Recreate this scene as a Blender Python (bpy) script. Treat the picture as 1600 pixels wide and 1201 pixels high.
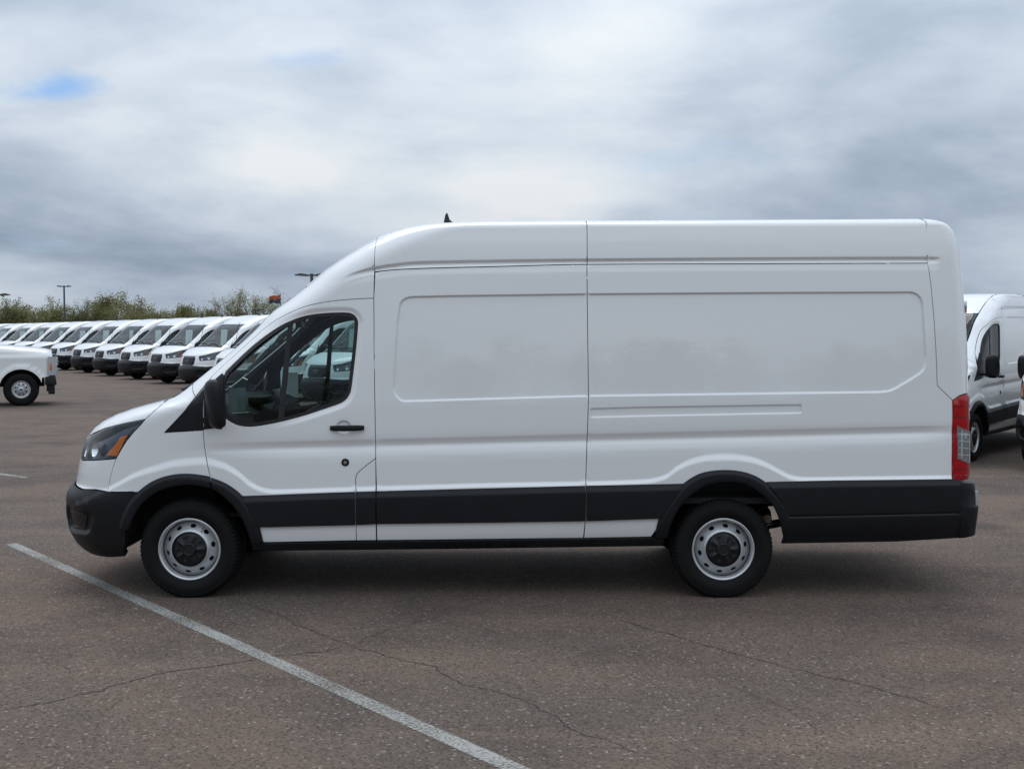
import bpy, bmesh, math, random
import numpy as np
from mathutils import Vector, Matrix
from mathutils.geometry import delaunay_2d_cdt

# ---------------------------------------------------------------- camera, sky, sun, exposure
scene = bpy.context.scene
for o in list(bpy.data.objects):
    bpy.data.objects.remove(o, do_unlink=True)
COL = scene.collection
R = math.radians

cam_data = bpy.data.cameras.new('camera')
cam_data.sensor_width = 36.0
cam_data.lens = 40.5
cam_data.clip_start = 0.05
cam_data.clip_end = 3000.0
camera = bpy.data.objects.new('camera', cam_data)
camera.location = (0.0, 0.0, 1.86)
camera.rotation_euler = (R(90.0) - math.atan(80.5/1800.0), 0.0, 0.0)
COL.objects.link(camera)
scene.camera = camera

SUN_EL, SUN_AZ = 62.0, -22.0          # high, behind the van and a little to the left (azimuth from +Y towards +X)
sun_data = bpy.data.lights.new('sun', 'SUN')
sun_data.energy = 1.1
sun_data.angle = R(40.0)
sun_data.color = (1.0, 0.98, 0.95)
sun = bpy.data.objects.new('sun', sun_data)
d = Vector((math.sin(R(SUN_AZ))*math.cos(R(SUN_EL)), math.cos(R(SUN_AZ))*math.cos(R(SUN_EL)), math.sin(R(SUN_EL))))
sun.rotation_euler = (-d).to_track_quat('-Z', 'Y').to_euler()
COL.objects.link(sun)

vs = scene.view_settings
vs.view_transform = 'Standard'
vs.look = 'None'
vs.exposure = 0.0
vs.gamma = 1.0
vs.use_curve_mapping = False
scene.cycles.use_denoising = True
scene.cycles.max_bounces = 8
scene.cycles.transparent_max_bounces = 16

def build_world():
    w = bpy.data.worlds.new('World')
    scene.world = w
    w.use_nodes = True
    nt = w.node_tree
    nt.nodes.clear()
    N, L = nt.nodes.new, nt.links.new
    def math_(op, a, b=None, clamp=False):
        n = N('ShaderNodeMath'); n.operation = op; n.use_clamp = clamp
        for i, v in enumerate((a, b)):
            if v is None: continue
            if hasattr(v, 'links'): L(v, n.inputs[i])
            else: n.inputs[i].default_value = v
        return n.outputs[0]
    def vmath(op, a, b=None, scale=None):
        n = N('ShaderNodeVectorMath'); n.operation = op
        for i, v in enumerate((a, b)):
            if v is None: continue
            if hasattr(v, 'links'): L(v, n.inputs[i])
            else: n.inputs[i].default_value = v
        if scale is not None: n.inputs['Scale'].default_value = scale
        return n
    def noise(vec, scale, detail=6.0, rough=0.55, dist=0.0):
        n = N('ShaderNodeTexNoise'); n.inputs['Scale'].default_value = scale
        n.inputs['Detail'].default_value = detail; n.inputs['Roughness'].default_value = rough
        n.inputs['Distortion'].default_value = dist
        L(vec, n.inputs['Vector']); return n
    def ramp(v, a, b, c=0.0, e=1.0):
        n = N('ShaderNodeMapRange'); n.interpolation_type = 'SMOOTHSTEP'
        L(v, n.inputs[0]); n.inputs[1].default_value = a; n.inputs[2].default_value = b
        n.inputs[3].default_value = c; n.inputs[4].default_value = e
        return n.outputs[0]
    def mixc(f, a, b):
        n = N('ShaderNodeMix'); n.data_type = 'RGBA'
        if hasattr(f, 'links'): L(f, n.inputs[0])
        else: n.inputs[0].default_value = f
        for i, v in ((6, a), (7, b)):
            if hasattr(v, 'links'): L(v, n.inputs[i])
            else: n.inputs[i].default_value = (*v, 1.0)
        return n.outputs[2]
    tc = N('ShaderNodeTexCoord')
    nrm = vmath('NORMALIZE', tc.outputs['Generated']).outputs[0]
    sep = N('ShaderNodeSeparateXYZ'); L(nrm, sep.inputs[0])
    zc = math_('MAXIMUM', sep.outputs[2], 0.0)
    den = math_('ADD', zc, 0.16)
    cmb = N('ShaderNodeCombineXYZ')
    L(math_('DIVIDE', sep.outputs[0], den), cmb.inputs[0])
    L(math_('DIVIDE', sep.outputs[1], den), cmb.inputs[1])
    deck = cmb.outputs[0]                                   # the cloud deck seen in perspective
    n1 = noise(deck, 0.52, 9.0, 0.54, 0.4)
    n3 = noise(vmath('MULTIPLY', nrm, (2.2, 2.2, 7.0)).outputs[0], 1.6, 7.0, 0.54, 0.3)
    sc_ = N('ShaderNodeSeparateColor'); L(n1.outputs['Color'], sc_.inputs[0])
    warp = vmath('SCALE', vmath('SUBTRACT', noise(vmath('MULTIPLY', nrm, (1.0, 1.0, 2.5)).outputs[0], 3.0, 6.0, 0.6).outputs['Color'], (0.5, 0.5, 0.5)).outputs[0], scale=0.22).outputs[0]
    wn = vmath('ADD', nrm, vmath('MULTIPLY', warp, (1.0, 0.3, 0.45)).outputs[0]).outputs[0]
    def blob(az, el, wa, we, lo=0.0, hi=1.0):
        c = (math.sin(R(az))*math.cos(R(el)), math.cos(R(az))*math.cos(R(el)), math.sin(R(el)))
        dv = vmath('SUBTRACT', wn, c).outputs[0]
        dv = vmath('MULTIPLY', dv, (1/math.sin(R(wa)), 1.2, 1/math.sin(R(we)))).outputs[0]
        return ramp(vmath('LENGTH', dv).outputs['Value'], hi, lo)
    tone = math_('ADD', math_('MULTIPLY', n1.outputs['Fac'], 0.62), math_('MULTIPLY', n3.outputs['Fac'], 0.38))
    tone = ramp(tone, 0.26, 0.72)
    tone = math_('SUBTRACT', tone, ramp(sep.outputs[2], 0.10, 0.0, 0.0, 0.22))     # thicker, darker deck towards the horizon
    for az, el, wa, we, k in CLOUDS:
        tone = math_('ADD', tone, math_('MULTIPLY', blob(az, el, wa, we), k))
    tone = math_('MINIMUM', math_('MAXIMUM', tone, 0.0), 1.0)
    cr = N('ShaderNodeValToRGB'); L(tone, cr.inputs[0])
    e = cr.color_ramp.elements
    e[0].position = 0.0; e[0].color = (*CLOUD_RAMP[0], 1)
    e[1].position = 1.0; e[1].color = (*CLOUD_RAMP[-1], 1)
    for i, c in enumerate(CLOUD_RAMP[1:-1]):
        x = e.new((i+1)/(len(CLOUD_RAMP)-1)); x.color = (*c, 1)
    sky = N('ShaderNodeTexSky'); sky.sky_type = 'NISHITA'; sky.sun_disc = False
    sky.sun_elevation = R(SUN_EL); sky.sun_rotation = R(SUN_AZ)
    skyc = vmath('MULTIPLY', sky.outputs[0], (.076, .100, .128)).outputs[0]
    gaps = math_('MULTIPLY', ramp(sc_.outputs[1], 0.63, 0.76), 0.55)
    for az, el, wa, we, k in SKY_GAPS:
        gaps = math_('ADD', gaps, math_('MULTIPLY', blob(az, el, wa, we), k))
    gaps = math_('MINIMUM', gaps, 0.9)
    col = mixc(gaps, cr.outputs[0], skyc)
    # an overcast sky grows brighter from the horizon to the zenith
    lum = math_('MULTIPLY_ADD', zc, 0.95); lum.node.inputs[2].default_value = 0.72
    vs_ = N('ShaderNodeVectorMath'); vs_.operation = 'SCALE'; L(col, vs_.inputs[0]); L(lum, vs_.inputs['Scale'])
    bg = N('ShaderNodeBackground'); L(vs_.outputs[0], bg.inputs[0]); bg.inputs[1].default_value = WORLD_GAIN
    w.cycles.sampling_method = 'MANUAL'; w.cycles.sample_map_resolution = 512
    out = N('ShaderNodeOutputWorld'); L(bg.outputs[0], out.inputs[0])
WORLD_GAIN = 1.02
CLOUD_RAMP = [(.335,.415,.535), (.45,.54,.665), (.605,.70,.815), (.785,.865,.95), (.93,.975,1.01)]
# azimuth, elevation, half widths (degrees), tone
CLOUDS = [(-13, 7.8, 10, 2.2, .46), (0, 6.8, 8, 2.6, .40), (-21, 9.2, 6, 1.4, .22), (-16, 3.4, 11, 2.6, -.28), (-23, 4.6, 6, 1.6, -.22),
          (19, 8.0, 9, 6.5, -.22), (5, 13.5, 6, 4.0, .22), (-8, 11.2, 5, 2.0, -.16), (-20, 14.8, 7, 2.2, -.10), (20, 3.0, 9, 3.6, -.18)]
SKY_GAPS = [(-22.2, 11.3, 3.2, .95, .9), (-9.5, 12.3, 3.2, .8, .34), (8.5, 8.3, 4.0, .8, .2)]
build_world()
# ---------------------------------------------------------------- body surface of the van (metres, x rearward from front axle)
def pchip(xs, ys):
    xs = np.asarray(xs, float); ys = np.asarray(ys, float)
    h = np.diff(xs); d = np.diff(ys)/h
    m = np.zeros_like(ys); m[0] = d[0]; m[-1] = d[-1]
    for i in range(1, len(xs)-1):
        if d[i-1]*d[i] > 0:
            w1 = 2*h[i]+h[i-1]; w2 = h[i]+2*h[i-1]
            m[i] = (w1+w2)/(w1/d[i-1]+w2/d[i])
    def f(x):
        x = np.clip(np.asarray(x, float), xs[0], xs[-1])
        i = np.clip(np.searchsorted(xs, x, side='right')-1, 0, len(xs)-2)
        t = (x-xs[i])/h[i]
        return ((2*t**3-3*t**2+1)*ys[i] + (t**3-2*t**2+t)*h[i]*m[i]
                + (-2*t**3+3*t**2)*ys[i+1] + (t**3-t**2)*h[i]*m[i+1])
    return f
def sstep(a, b, x):
    t = np.clip((x-a)/(b-a), 0, 1)
    return t*t*(3-2*t)
SLOPE = 0.0245
f_base = pchip([.20,.30,.37,.42,.50,.60,.78,.95,1.00,1.035,1.075,1.098,1.125,1.17,1.30,1.50,1.80,2.10,2.28,2.36,2.48,2.53,2.8],
               [.90,.925,.948,.966,.980,.984,.987,.986,.983,.977,.9665,.9720,.9815,.9835,.982,.977,.965,.947,.935,.930,.919,.911,.858])
f_plain = pchip([.20,.30,.42,.60,.95,1.30,1.50,1.80,2.10,2.28,2.48,2.53,2.8],
                [.90,.925,.966,.984,.985,.982,.977,.965,.947,.935,.919,.911,.858])
# upper edge of the proud lower band: level between the wheels, rising over each arch
f_band = pchip([-.95,-.62,-.50,-.35,-.22,-.08,.10,.25,.36,.44,.52,.60,1.0,2.0,3.20,3.33,3.42,3.52,3.64,3.78,3.92,4.04,4.13,4.22,4.32,5.0,5.6],
               [.60,.76,.82,.90,.945,.985,1.00,.965,.90,.83,.79,.775,.785,.815,.845,.875,.94,.99,1.018,1.025,1.008,.965,.915,.872,.86,.868,.875])
# nose, windscreen and roof front: foremost x at each height (centre line)
f_nose = pchip([.20,.27,.36,.45,.55,.64,.70,.745,.76,.85,.95,1.05,1.10,1.15,1.20,1.25,1.29,1.335,1.37,1.395,1.43,1.50,1.87,2.0,2.10,2.21,2.29,2.36,2.42,2.495,2.56,2.595,2.63,2.665],
               [-.72,-1.0,-1.072,-1.096,-1.107,-1.108,-1.092,-1.050,-1.035,-1.018,-.993,-.957,-.930,-.882,-.810,-.710,-.605,-.45,-.31,-.235,-.17,-.08,.355,.48,.62,.765,.865,.965,1.06,1.185,1.31,1.41,1.55,1.80])
f_nl = pchip([.2,.75,1.05,1.15,1.25,1.37,1.45,2.1,2.4,2.7],[.95,.86,.78,.70,.55,.42,.38,.36,.42,.6])
f_nn = pchip([.2,1.1,1.3,1.45,2.7],[3.2,3.2,3.0,2.3,2.2])
f_nm = pchip([.2,1.1,1.3,1.45,2.1,2.35,2.7],[2.0,2.1,3.0,4.0,4.4,6.0,8.0])
f_rear = pchip([.2,.9,1.45,1.8,2.17,2.33,2.47,2.57,2.62,2.655,2.70],[5.54,5.535,5.525,5.515,5.49,5.475,5.455,5.43,5.395,5.34,5.17])
f_cab = pchip([-1.2,-.3,.3,.9,1.4,2.0],[.93,.945,.965,.985,.997,1.0])
def seg_sd(px, pz, poly):
    """signed distance (inside negative) of points to a closed polygon"""
    P = np.asarray(poly, float); Q = np.roll(P, -1, 0)
    dmin = np.full(px.shape, 1e9); inside = np.zeros(px.shape, bool)
    for (ax, az), (bx, bz) in zip(P, Q):
        dx, dz = bx-ax, bz-az
        t = np.clip(((px-ax)*dx+(pz-az)*dz)/(dx*dx+dz*dz+1e-12), 0, 1)
        dmin = np.minimum(dmin, np.hypot(px-ax-t*dx, pz-az-t*dz))
        c = ((az > pz) != (bz > pz))
        xi = ax + (pz-az)/(bz-az if abs(bz-az) > 1e-12 else 1e-12)*dx
        inside ^= c & (px < xi)
    return np.where(inside, -dmin, dmin)
def base_w(x, z):
    z1 = z - SLOPE*(x-1.31)
    cr = sstep(-.25, .9, x)*(1-sstep(5.05, 5.4, x)*.7)
    zz = np.where(z > 1.5, z, np.where(z > 1.2, z1+(z-z1)*(z-1.2)/.3, z1))
    base = f_plain(zz)*(1-cr) + f_base(zz)*cr
    wd = band_w(x)
    base = base + .017*sstep(0, 1, (f_band(x)-z)/wd)*(1-sstep(5.2, 5.45, x)*.5)
    up = sstep(1.25, 2.0, z)
    return base*(1-up + up*f_cab(x))
def band_w(x):
    return .034 + .03*np.exp(-((x-0.0)/.4)**2) + .022*np.exp(-((x-3.77)/.35)**2)
def W_smooth(x, z):
    x = np.asarray(x, float); z = np.asarray(z, float)
    xf = f_nose(z); L = f_nl(z)
    u = np.clip((xf+L-x)/L, 0, 1)
    pf = np.maximum(1-u**f_nn(z), 0)**(1/f_nm(z))
    Lr = .15
    ur = np.clip((x-(f_rear(z)-Lr))/Lr, 0, 1)
    rf = np.maximum(1-ur**2.2, 0)**(1/6)
    ze, zt = 2.597 + .005*(x-2), 2.660 + .006*(x-2)
    t = np.clip((z-ze)/(zt-ze), 0, 1)
    tf = np.maximum(1-t**2.2, 0)**(1/8.0)
    return base_w(x, z)*pf*rf*tf
P = {
    'hood_seam': [(-0.189,1.381),(-0.193,1.363),(-0.204,1.341),(-0.244,1.302),(-0.287,1.263)],
    'headlight': [(-0.287,1.263),(-0.327,1.216),(-0.378,1.164),(-0.425,1.108),(-0.468,1.042),(-0.505,0.981),(-0.616,0.968),(-0.776,0.944),(-0.763,1.014),(-0.752,1.095),(-0.705,1.145),(-0.592,1.194),(-0.444,1.23)],
    'amber': [(-0.425,1.148),(-0.476,1.136),(-0.52,1.085),(-0.598,1.002),(-0.512,0.998),(-0.483,1.046)],
    'fascia_seam': [(-0.505,0.981),(-0.527,0.928),(-0.542,0.876),(-0.558,0.819),(-0.567,0.768)],
    'bumper_top': [(-0.839,0.749),(-0.752,0.754),(-0.567,0.767),(-0.436,0.773),(-0.319,0.777)],
    'bumper_low': [(-0.844,0.324),(-0.699,0.304),(-0.569,0.295),(-0.45,0.292),(-0.401,0.296),(-0.355,0.32)],
    'trim_tri': [(-0.159,1.166),(-0.071,1.256),(-0.008,1.325),(0.053,1.396),(0.11,1.456),(0.165,1.515),(0.236,1.578)],
    'tri_bottom': [(-0.159,1.166),(-0.031,1.174),(0.116,1.183),(0.259,1.201)],
    'fender_door': [(0.116,1.183),(0.117,1.125),(0.121,1.068),(0.129,1.008),(0.144,0.949),(0.164,0.858)],
    'pillar_seam': [(-0.019,1.465),(0.052,1.415)],
    'door_top': [(0.155,1.554),(0.215,1.615),(0.368,1.756),(0.459,1.837),(0.547,1.914),(0.635,1.965),(0.73,2.01),(0.83,2.05),(0.983,2.079),(1.133,2.094),(1.303,2.102)],
    'b_seam': [(1.297,2.49),(1.305,2.284),(1.303,2.102),(1.306,1.771),(1.309,1.504),(1.313,1.236),(1.315,0.986),(1.321,0.755),(1.321,0.414)],
    'filler': [(1.315,0.986),(1.261,0.946),(1.203,0.899),(1.181,0.874),(1.174,0.838),(1.178,0.755),(1.177,0.41)],
    'window': [(1.117,2.001),(1.155,1.991),(1.178,1.969),(1.189,1.945),(1.191,1.918),(1.178,1.758),(1.159,1.593),(1.143,1.464),(1.129,1.428),(1.107,1.397),(1.076,1.375),(1.04,1.361),(0.942,1.328),(0.82,1.287),(0.656,1.243),(0.527,1.218),(0.451,1.209),(0.379,1.212),(0.322,1.232),(0.273,1.263),(0.248,1.299),(0.241,1.414),(0.24,1.567),(0.337,1.667),(0.439,1.764),(0.525,1.831),(0.609,1.887),(0.673,1.923),(0.742,1.952),(0.801,1.972),(0.859,1.985),(0.94,1.995),(1.023,2.0)],
    'divider': [(0.701,1.936),(0.735,1.949),(0.674,1.25),(0.632,1.241)],
    'handle_c': [(1.093,1.205)],
    'handle': [(0.999,1.198),(1.236,1.201)],
    'lock': [(1.103,0.959)],
    'arch_f_out': [(-0.485,0.503),(-0.454,0.598),(-0.404,0.693),(-0.329,0.767),(-0.254,0.824),(-0.16,0.864),(-0.06,0.884),(0.041,0.884),(0.147,0.868),(0.165,0.859),(0.263,0.824),(0.333,0.779),(0.395,0.725),(0.456,0.631),(0.5,0.541),(0.523,0.431),(0.527,0.399)],
    'arch_f_in': [(-0.409,0.49),(-0.372,0.579),(-0.323,0.66),(-0.262,0.721),(-0.161,0.779),(-0.027,0.808),(0.073,0.806),(0.173,0.781),(0.208,0.766),(0.288,0.703),(0.358,0.622),(0.41,0.523),(0.442,0.413),(0.445,0.394)],
    'arch_r_out': [(3.263,0.437),(3.283,0.563),(3.331,0.646),(3.397,0.743),(3.455,0.816),(3.561,0.884),(3.657,0.906),(3.763,0.912),(3.878,0.9),(3.984,0.86),(4.072,0.793),(4.16,0.695),(4.21,0.607),(4.235,0.538),(4.248,0.451)],
    'arch_r_in': [(3.35,0.437),(3.38,0.559),(3.447,0.676),(3.542,0.762),(3.637,0.816),(3.773,0.833),(3.889,0.816),(4.005,0.748),(4.084,0.665),(4.134,0.558),(4.162,0.445)],
    'clad_top': [(0.395,0.73),(0.529,0.734),(0.796,0.745),(1.179,0.759),(1.322,0.763),(2.043,0.782),(2.787,0.801),(3.156,0.809),(3.455,0.816)],
    'clad_top_r': [(4.046,0.828),(4.493,0.837),(4.938,0.842),(5.327,0.847)],
    'clad_bot': [(0.508,0.507),(1.177,0.523),(1.32,0.53),(2.043,0.539),(2.775,0.55),(3.292,0.568)],
    'sill_bot': [(0.523,0.396),(1.173,0.407),(1.316,0.409),(2.759,0.429),(3.271,0.435)],
    'rocker_bot': [(0.45,0.333),(1.816,0.346),(3.328,0.367)],
    'seam_mid': [(2.792,2.648),(2.788,2.335),(2.79,2.136),(2.796,1.682),(2.799,1.415),(2.791,1.146),(2.782,0.878),(2.778,0.557),(2.768,0.421)],
    'gut_seam': [(1.307,2.283),(1.432,2.297),(1.597,2.306),(1.82,2.313),(2.088,2.319),(2.788,2.335),(4.05,2.34),(5.161,2.344)],
    'rear_seam': [(5.147,2.654),(5.143,2.584),(5.154,2.499),(5.162,2.391),(5.164,2.346),(5.184,2.202),(5.205,1.949),(5.218,1.726),(5.227,1.495),(5.333,1.391)],
    'tail': [(5.332,1.388),(5.378,1.424),(5.46,1.439),(5.622,0.897),(5.469,0.825),(5.363,0.826),(5.337,0.852)],
    'tail_clear': [(5.364,1.218),(5.479,1.176),(5.622,0.897),(5.369,0.986)],
    'recess': [(1.475,2.038),(1.483,2.069),(1.499,2.092),(1.526,2.108),(1.564,2.117),(1.82,2.123),(2.788,2.136),(4.049,2.145),(5.053,2.149),(5.088,2.136),(5.116,2.111),(5.128,2.083),(5.133,2.049),(5.144,1.86),(5.155,1.7),(5.153,1.646),(5.14,1.602),(5.109,1.571),(5.062,1.541),(4.94,1.468),(4.895,1.45),(4.835,1.442),(3.603,1.426),(2.799,1.415),(1.517,1.378),(1.482,1.388),(1.452,1.421),(1.436,1.459),(1.435,1.504),(1.446,1.682),(1.459,1.92)],
    'slot': [(2.81,1.338),(3.157,1.348),(4.284,1.366),(4.285,1.299),(3.158,1.277),(2.81,1.268)],
    'bumper_r_bot': [(4.153,0.39),(4.957,0.403),(5.385,0.43),(5.672,0.376)],
    'bumper_r_line': [(4.232,0.584),(5.26,0.606)],
    'bumper_r_back': [(5.388,0.812),(5.665,0.742),(5.692,0.606),(5.672,0.376)],
    'bumper_r_seam': [(5.391,0.803),(5.396,0.609),(5.385,0.43)],
    'reflector': [(5.635,0.721),(5.68,0.616)],
    'hinge': [(5.409,2.074),(5.594,2.0)],
    'fog_out': [(-0.934,0.602),(-0.713,0.626),(-0.669,0.589),(-0.679,0.533),(-0.707,0.465),(-0.783,0.442),(-0.935,0.428)],
    'fog_in': [(-0.901,0.587),(-0.737,0.601),(-0.728,0.552),(-0.731,0.51),(-0.769,0.491),(-0.894,0.484)],
}
# ---------------------------------------------------------------- van surface with its pressings, and the ways to walk over it
f_gut = pchip([1.056,1.131,1.203,1.308,1.434,1.585,1.786,2.087,2.789,5.164,5.28],
              [2.219,2.257,2.281,2.306,2.326,2.342,2.348,2.353,2.362,2.375,2.374])
f_gseam = pchip([p[0] for p in P['gut_seam']], [p[1] for p in P['gut_seam']])
def W_full(x, z):
    x = np.asarray(x, float); z = np.asarray(z, float)
    y = W_smooth(x, z)
    m = (z > 1.3) & (z < 2.2) & (x > 1.3) & (x < 5.3)
    if m.any():
        sd = seg_sd(x[m], z[m], P['recess']); y = y.copy()
        y[m] -= .013*sstep(0, .014, -sd)
    m = (z > 1.2) & (z < 1.42) & (x > 2.7) & (x < 4.4)
    if m.any():
        sd = seg_sd(x[m], z[m], P['slot'])
        y[m] -= .011*sstep(0, .0105, -sd)
    m = (x > .1) & (x < 1.32) & (z > 1.1) & (z < 2.12)
    if m.any():
        sd = seg_sd(x[m], z[m], P['window'])
        y[m] -= .011*sstep(.045, .006, sd)*sstep(.5, .95, x[m])
        hx, hz = P['handle_c'][0]
        r = np.hypot((x[m]-hx)/.056, (z[m]-hz)/.048)
        y[m] -= .016*sstep(1.0, .72, r)
    g = f_gut(x)
    a = sstep(1.05, 1.30, x)*(1-sstep(5.19, 5.26, x))
    m = (a > 0) & (z > g-.09) & (z < g+.04)
    if m.any():
        dz = (z-g)[m]
        prof = sstep(.016, -.004, dz)*(1-sstep(-.010, -.038, dz)*.75)*(1-sstep(-.04, -.085, dz))
        y[m] -= .017*a[m]*prof
    return y
def solve(f, lo, hi, n=34):
    """root of a decreasing function of one array by bisection"""
    lo = np.array(lo, float); hi = np.array(hi, float)
    for _ in range(n):
        m = .5*(lo+hi); s = f(m) > 0
        lo = np.where(s, m, lo); hi = np.where(s, hi, m)
    return .5*(lo+hi)
def contour_z(x, c):                 # height at which the upper surface comes in to half width c
    x = np.asarray(x, float)
    return solve(lambda z: W_smooth(x, z)-c, np.full(x.shape, 1.15), np.full(x.shape, 2.78))
def to_alpha(x, z):
    L = f_nl(z); u = np.clip((f_nose(z)+L-x)/L, 0, 1)
    v = np.maximum(1-u**f_nn(z), 0)**(1/f_nm(z))
    return np.arctan2(u, v)
def alpha_at_y(y, z):
    v = np.clip(y/.95, 0, 1); u = (1-v**f_nm(z))**(1/f_nn(z))
    return np.arctan2(u, v)
def map_side(a, b):
    return np.stack([a, -W_full(a, b), b], -1)
def map_top(a, b):
    zz = solve(lambda z: W_smooth(a, z)-np.abs(b), np.full(a.shape, 1.15), np.full(a.shape, 2.78))
    return np.stack([a, b, zz], -1)
def map_rear(a, b):
    xx = solve(lambda x: W_smooth(x, b)-np.abs(a), np.full(a.shape, 4.8), np.full(a.shape, 5.7))
    return np.stack([xx, a, b], -1)
def map_front(a, b):
    s, c = np.sin(a), np.abs(np.cos(a))
    n, m = f_nn(b), f_nm(b)
    r = solve(lambda r: 1-((r*s)**n+(r*c)**m), np.full(a.shape, .4), np.full(a.shape, 1.6))
    L = f_nl(b); x = f_nose(b)+L-L*r*s
    y = base_w(x, b)*r*np.cos(a)
    return np.stack([x, -y, b], -1)
MODES = {'side': map_side, 'top': map_top, 'front': map_front, 'rear': map_rear}
FLIP = {'side': False, 'top': False, 'front': True, 'rear': False}

def ccw(p):
    p = [tuple(q) for q in p]
    a = sum(p[i][0]*p[(i+1) % len(p)][1]-p[(i+1) % len(p)][0]*p[i][1] for i in range(len(p)))
    return p if a > 0 else p[::-1]
def offset_poly(p, d):
    p = ccw(p); n = len(p); out = []
    for i in range(n):
        a, b, c = np.array(p[i-1]), np.array(p[i]), np.array(p[(i+1) % n])
        e1, e2 = b-a, c-b
        e1 = e1/(np.linalg.norm(e1)+1e-12); e2 = e2/(np.linalg.norm(e2)+1e-12)
        n1, n2 = np.array([-e1[1], e1[0]]), np.array([-e2[1], e2[0]])
        q = n1+n2; k = d/max(.35, (1+n1.dot(n2)))
        out.append(tuple(b+q*k))
    return out
def resample(p, step, closed=True):
    out = []; n = len(p)
    for i in range(n if closed else n-1):
        a, b = np.array(p[i], float), np.array(p[(i+1) % n], float)
        k = max(1, int(math.ceil(np.linalg.norm(b-a)/step)))
        for j in range(k): out.append(tuple(a+(b-a)*j/k))
    if not closed: out.append(tuple(p[-1]))
    return out
def smooth_poly(p, it=1, closed=True):
    for _ in range(it):
        q = []; n = len(p)
        for i in range(n if closed else n-1):
            a, b = np.array(p[i]), np.array(p[(i+1) % n])
            q += [tuple(.75*a+.25*b), tuple(.25*a+.75*b)]
        if not closed: q = [tuple(p[0])]+q+[tuple(p[-1])]
        p = q
    return p
def interp(pts, x):
    return float(np.interp(x, [q[0] for q in pts], [q[1] for q in pts]))

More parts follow.
